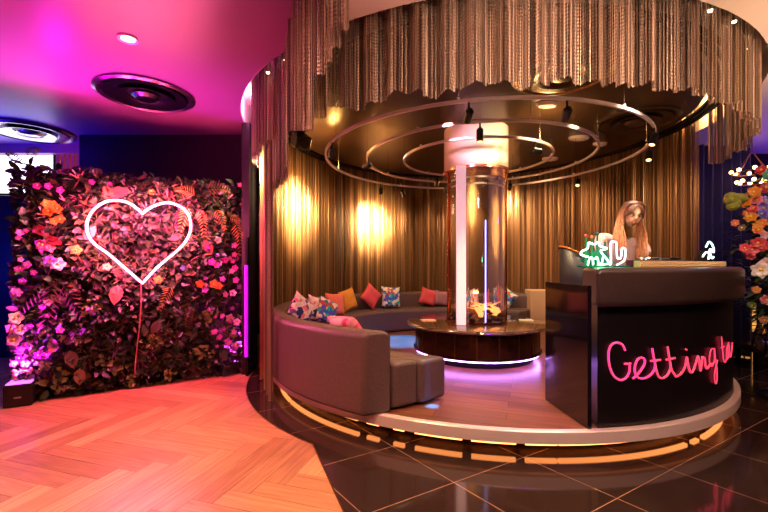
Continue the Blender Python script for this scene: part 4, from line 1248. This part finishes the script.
# arched lattice window low in the right wall
wy = 6.5
def WX(x): return (x-384)/F*wy
aw = bpy.data.objects.new('window_3', None); COL.objects.link(aw); aw.location = (WX(747), wy, 0); struct(aw, 'arched amber lit lattice window behind the urn')
mb = MB(); cx0 = 0; hw = .16; z0 = .02; z1 = .62; pts_ = [(-hw,z0),(hw,z0)]+[(hw*cos(radians(a)), z1+.22*sin(radians(a))) for a in range(0,181,15)]
mb.add([(x,0,z) for x, z in pts_]+[(x,.03,z) for x, z in pts_], [tuple(range(len(pts_))), tuple(range(2*len(pts_)-1,len(pts_)-1,-1))]+[(i,(i+1)%len(pts_),len(pts_)+(i+1)%len(pts_),len(pts_)+i) for i in range(len(pts_))])
mb.build('pane', mat('amber_pane', (255,190,110), .4, emit=(255,176,90), es=1.1), aw, smooth=False)
mb = MB()
for x in (-.055,.055): mb.box((x,-.012,.40),(.014,.02,.80))
for z in (.2,.42,.62): mb.box((0,-.012,z),(.32,.02,.014))
mb.tube([(x,-.012,z) for x, z in pts_], .014, 6, closed=True)
mb.build('lattice', M_black, aw, smooth=False)
# chandelier of bulbs
chp = P(752,176,5.6)
t = thing('chandelier', 'warm chandelier of small bulbs behind the top of the flowers', 'chandelier', (chp.x,5.6,chp.z))
for rr, zz in ((.22,.05),(.16,-.10)):
    MB().tube([(rr*cos(radians(10*i)),rr*sin(radians(10*i)),zz) for i in range(36)], .008, 6, closed=True).build('hoop', mat('gold_edge', (190,130,70)), t)
    for k in range(8):
        a = radians(45*k+10); MB().sphere((rr*cos(a),rr*sin(a),zz+.028), .026, 10).build('bulb', mat('bulb_glow', (255,220,160), .3, emit=(255,196,120), es=9), t)
for k in range(4):
    a = radians(90*k); MB().cyl((.22*cos(a),.22*sin(a),.05),(0,0,.35), .004, n=6).build('chain', mat('gold_edge', (190,130,70)), t)
MB().cyl((0,0,.35),(0,0,ZC-chp.z), .006, n=6).build('rod', mat('gold_edge', (190,130,70)), t)
# low dark objects behind: a bench with a glint
bx = P(760,372,5.3)
t = thing('floor_bench', 'low dark bench beside the urn at the right edge', 'bench', (5.15,5.35,.003))
MB().box((0,0,.30),(.7,.34,.08)).build('bench_top', mat('dark_wood', (40,26,24), .25), t, smooth=False, bevel=.01)
for sx in (-1,1):
    for sy in (-1,1): MB().box((sx*.3,sy*.13,.13),(.04,.04,.26)).build('leg', M_black, t, smooth=False)

# recessed lights at the curtain track in the recess
for i, (x, y) in enumerate(((300,9),(300,32),(285,60),(268,72),(710,10),(734,21),(739,36),(748,48))):
    p = PZ2(x, y, ZC+.0) if i < 4 else PZ2(x, y, ZC)
    labs = ['nearest small pin light beside the copper bead tail','second nearest small pin light beside the copper bead tail','third small pin light beside the copper bead tail','farthest small pin light beside the copper bead tail','nearest small pin light above the right bead curtain','second small pin light above the right bead curtain','third small pin light above the right bead curtain','farthest small pin light above the right bead curtain']
    t = thing('pin_light', labs[i], 'ceiling light', (p.x,p.y,ZC-.001), 'pin lights along the bead curtain track')
    MB().lathe([(0,-.012),(.014,-.010),(.016,0)], (0,0,0), 16, caps=False).build('lens', mat('pin_glow', (255,235,200), .3, emit=(255,225,180), es=14), t)
    MB().lathe([(.016,-.001),(.024,-.001),(.024,-.006),(.016,-.004)], (0,0,0), 16, caps=False).build('trim_ring', M_chrome, t)

# ================================================================ LIGHT
W = bpy.data.worlds.new('World'); sc.world = W; W.use_nodes = True
W.node_tree.nodes['Background'].inputs['Color'].default_value = (.05,.03,.035,1)
W.node_tree.nodes['Background'].inputs['Strength'].default_value = .3
warm = (255,214,160)
# spots raking the bead curtain
for (x, y, Y, e) in ((286,168,5.0,200),(322,200,6.1,500),(378,218,7.5,560),(493,204,8.0,800)):
    tg = P(x, y, Y); src = tg+(Vector((TC[0],TC[1],tg.z))-tg).normalized()*.40; src.z = tg.z+.12
    light('SPOT', src, (255,220,160), e*.5, .03, tg, 130, 1., 'curtain_spot')
    light('SPOT', src+(src-tg)*.2, (255,226,172), e*4.2, .03, tg, 72, 1., 'curtain_spot')
light('SPOT', (1.0,6.2,2.7), warm, 200, .05, P(480,250,8.1), 80, .9, 'curtain_spot')
light('SPOT', (2.2,6.0,2.7), warm, 130, .05, P(560,230,7.2), 80, .9, 'curtain_spot')
light('SPOT', (2.6,4.9,2.7), warm, 100, .05, P(650,230,5.6), 80, .9, 'curtain_spot')
# lounge downlights
light('SPOT', (.1,5.2,3.1), warm, 90, .08, (-.1,5.3,0), 110, .8, 'downlight_lounge')
light('SPOT', (1.2,4.0,2.75), warm, 330, .08, (1.2,3.9,0), 100, .8, 'downlight_lounge')
light('SPOT', (.4,6.8,2.75), warm, 90, .08, (.4,7.2,.4), 100, .8, 'downlight_lounge')
light('SPOT', (2.4,6.6,2.75), warm, 120, .08, (2.4,7.0,.4), 100, .8, 'downlight_lounge')
light('SPOT', (2.25,3.35,3.1), (255,232,205), 190, .05, (2.4,3.8,1.2), 80, .8, 'downlight_dj')
light('SPOT', (1.56,3.35,2.66), (255,232,205), 110, .03, (2.28,3.7,1.85), 34, .8, 'dj_key')
# column head glow and up-glow on the dark disc
light('SPOT', (2.0,3.9,2.75), (255,225,180), 150, .05, (TC[0]+.1,TC[1]-.3,2.9), 34, .8, 'column_spot')
light('SPOT', (.6,3.9,2.75), (255,180,200), 120, .05, (TC[0]-.1,TC[1]-.3,2.9), 34, .8, 'column_spot')
light('POINT', (1.9,4.6,2.92), (255,205,130), 22, .08, name='column_glow')
light('POINT', (-.75,5.35,2.95), (255,180,90), 14, .06, name='disc_glow')
light('POINT', (TC[0],TC[1],1.05), (255,170,100), 6, .015, name='fire_light')
# recess glow
light('POINT', (-1.6,4.9,3.40), (255,150,220), 26, .05, name='cove_glow')
light('POINT', (4.1,5.2,3.40), (255,200,130), 14, .05, name='cove_glow')
# room: warm wash over parquet, tiles, the short bead curtain and the sofa
light('SPOT', (-2.04,3.19,3.16), (255,196,165), 280, .06, (-1.9,2.3,0), 88, .9, 'downlight_room')
light('SPOT', (-.9,1.6,3.15), (255,194,140), 360, .08, (-.9,1.9,0), 96, .9, 'downlight_room')
light('SPOT', (2.4,1.2,3.15), (255,200,160), 160, .08, (2.2,2.6,0), 120, .9, 'downlight_room')
light('SPOT', (-.6,1.0,2.6), (255,130,150), 170, .1, (-.7,4.2,.5), 50, .9, 'sofa_wash')
light('SPOT', (.9,.6,2.9), (255,214,185), 140, .2, (1.4,2.9,2.8), 96, .9, 'curtain_wash')
light('SPOT', (-1.0,1.4,2.85), (255,170,160), 60, .2, (-.7,3.2,2.5), 60, .9, 'curtain_wash')
light('SPOT', (1.4,.9,2.9), (255,215,205), 150, .1, (1.4,2.85,.15), 60, .9, 'rim_wash')  # added unseen light that brightens the platform rim
# upward washes on the ceiling from unseen spots
light('SPOT', (-2.6,2.2,1.6), (200,0,110), 330, .15, (-2.4,2.6,3.2), 120, 1., 'magenta_wash')
light('SPOT', (-3.2,3.9,2.62), (230,0,220), 40, .12, (-3.0,3.9,3.3), 160, .9, 'violet_wash')
light('SPOT', (-5.4,4.9,2.2), (40,20,255), 420, .15, (-5.2,5.1,3.2), 130, .9, 'blue_wash')
light('SPOT', (1.3,1.5,1.2), (255,196,176), 480, .3, (.9,1.0,3.2), 110, 1., 'ceiling_fill')  # added fill for the cream ceiling, no fixture stands here
light('SPOT', (3.8,2.2,1.0), (255,205,165), 420, .3, (3.8,2.2,3.2), 120, 1., 'ceiling_fill')  # second added fill, right side of the cream ceiling
# heart: the neon's own glow, spread along the tube
for i in range(0, len(loop), max(1, len(loop)//10)):
    q_ = loop[i]+(hc_-loop[i])*-.04
    light('POINT', q_+NR*.09, (255,100,150), 24, .03, name='heart_glow')
light('POINT', hc_+NR*.35, (255,50,110), 24, .12, name='heart_glow')
# uplights
light('SPOT', pu1+Vector((0,-.05,.26)), (225,50,255), 1500, .05, (-3.50,4.3,1.5), 84, .8, 'uplight_beam')
light('SPOT', pu2+Vector((0,-.05,.20)), (240,50,255), 1300, .05, pu2+Vector((-.12,.12,1.2)), 84, .8, 'uplight_beam')
# unseen violet and cyan spots, added to tint patches of the deck
light('SPOT', (.35,6.2,2.7), (0,125,255), 5000, .05, PZ(402,341,ZP), 26, .3, 'cyan_spot')
light('SPOT', (.43,3.34,2.70), (0,130,255), 9000, .02, PZ(432,406,ZP), 2.8, .5, 'cyan_spot')
light('SPOT', (1.5,3.2,2.7), (150,40,255), 200, .05, (1.42,3.8,.2), 60, .9, 'violet_spot')
light('POINT', (-5.9,5.0,1.4), (30,60,255), 40, .1, name='blue_fill_left')
light('POINT', (4.5,4.6,2.3), (70,40,255), 6, .1, name='blue_fill_right')
light('SPOT', (6.0,5.0,1.5), (110,60,255), 120, .1, (6.2,5.0,3.2), 130, .9, 'violet_ceiling')
light('SPOT', (3.0,2.4,3.0), (255,220,190), 34, .1, P(755,230,3.9), 50, .9, 'flower_spot')
light('POINT', P(600,252,3.0), (0,255,160), 2.2, .05, name='neon_glow')

# ================================================================ CAMERA
cam = bpy.data.cameras.new('camera'); co = bpy.data.objects.new('camera', cam); COL.objects.link(co)
co.location = (0,0,H); co.rotation_euler = (radians(90),0,0)
cam.sensor_width = 36; cam.lens = 36*F/768; cam.shift_y = (HY-256)/768; cam.clip_start = .05
sc.camera = co
sc.view_settings.view_transform = 'Standard'; sc.view_settings.look = 'None'
sc.view_settings.exposure = 0; sc.view_settings.gamma = 1; sc.view_settings.use_curve_mapping = False
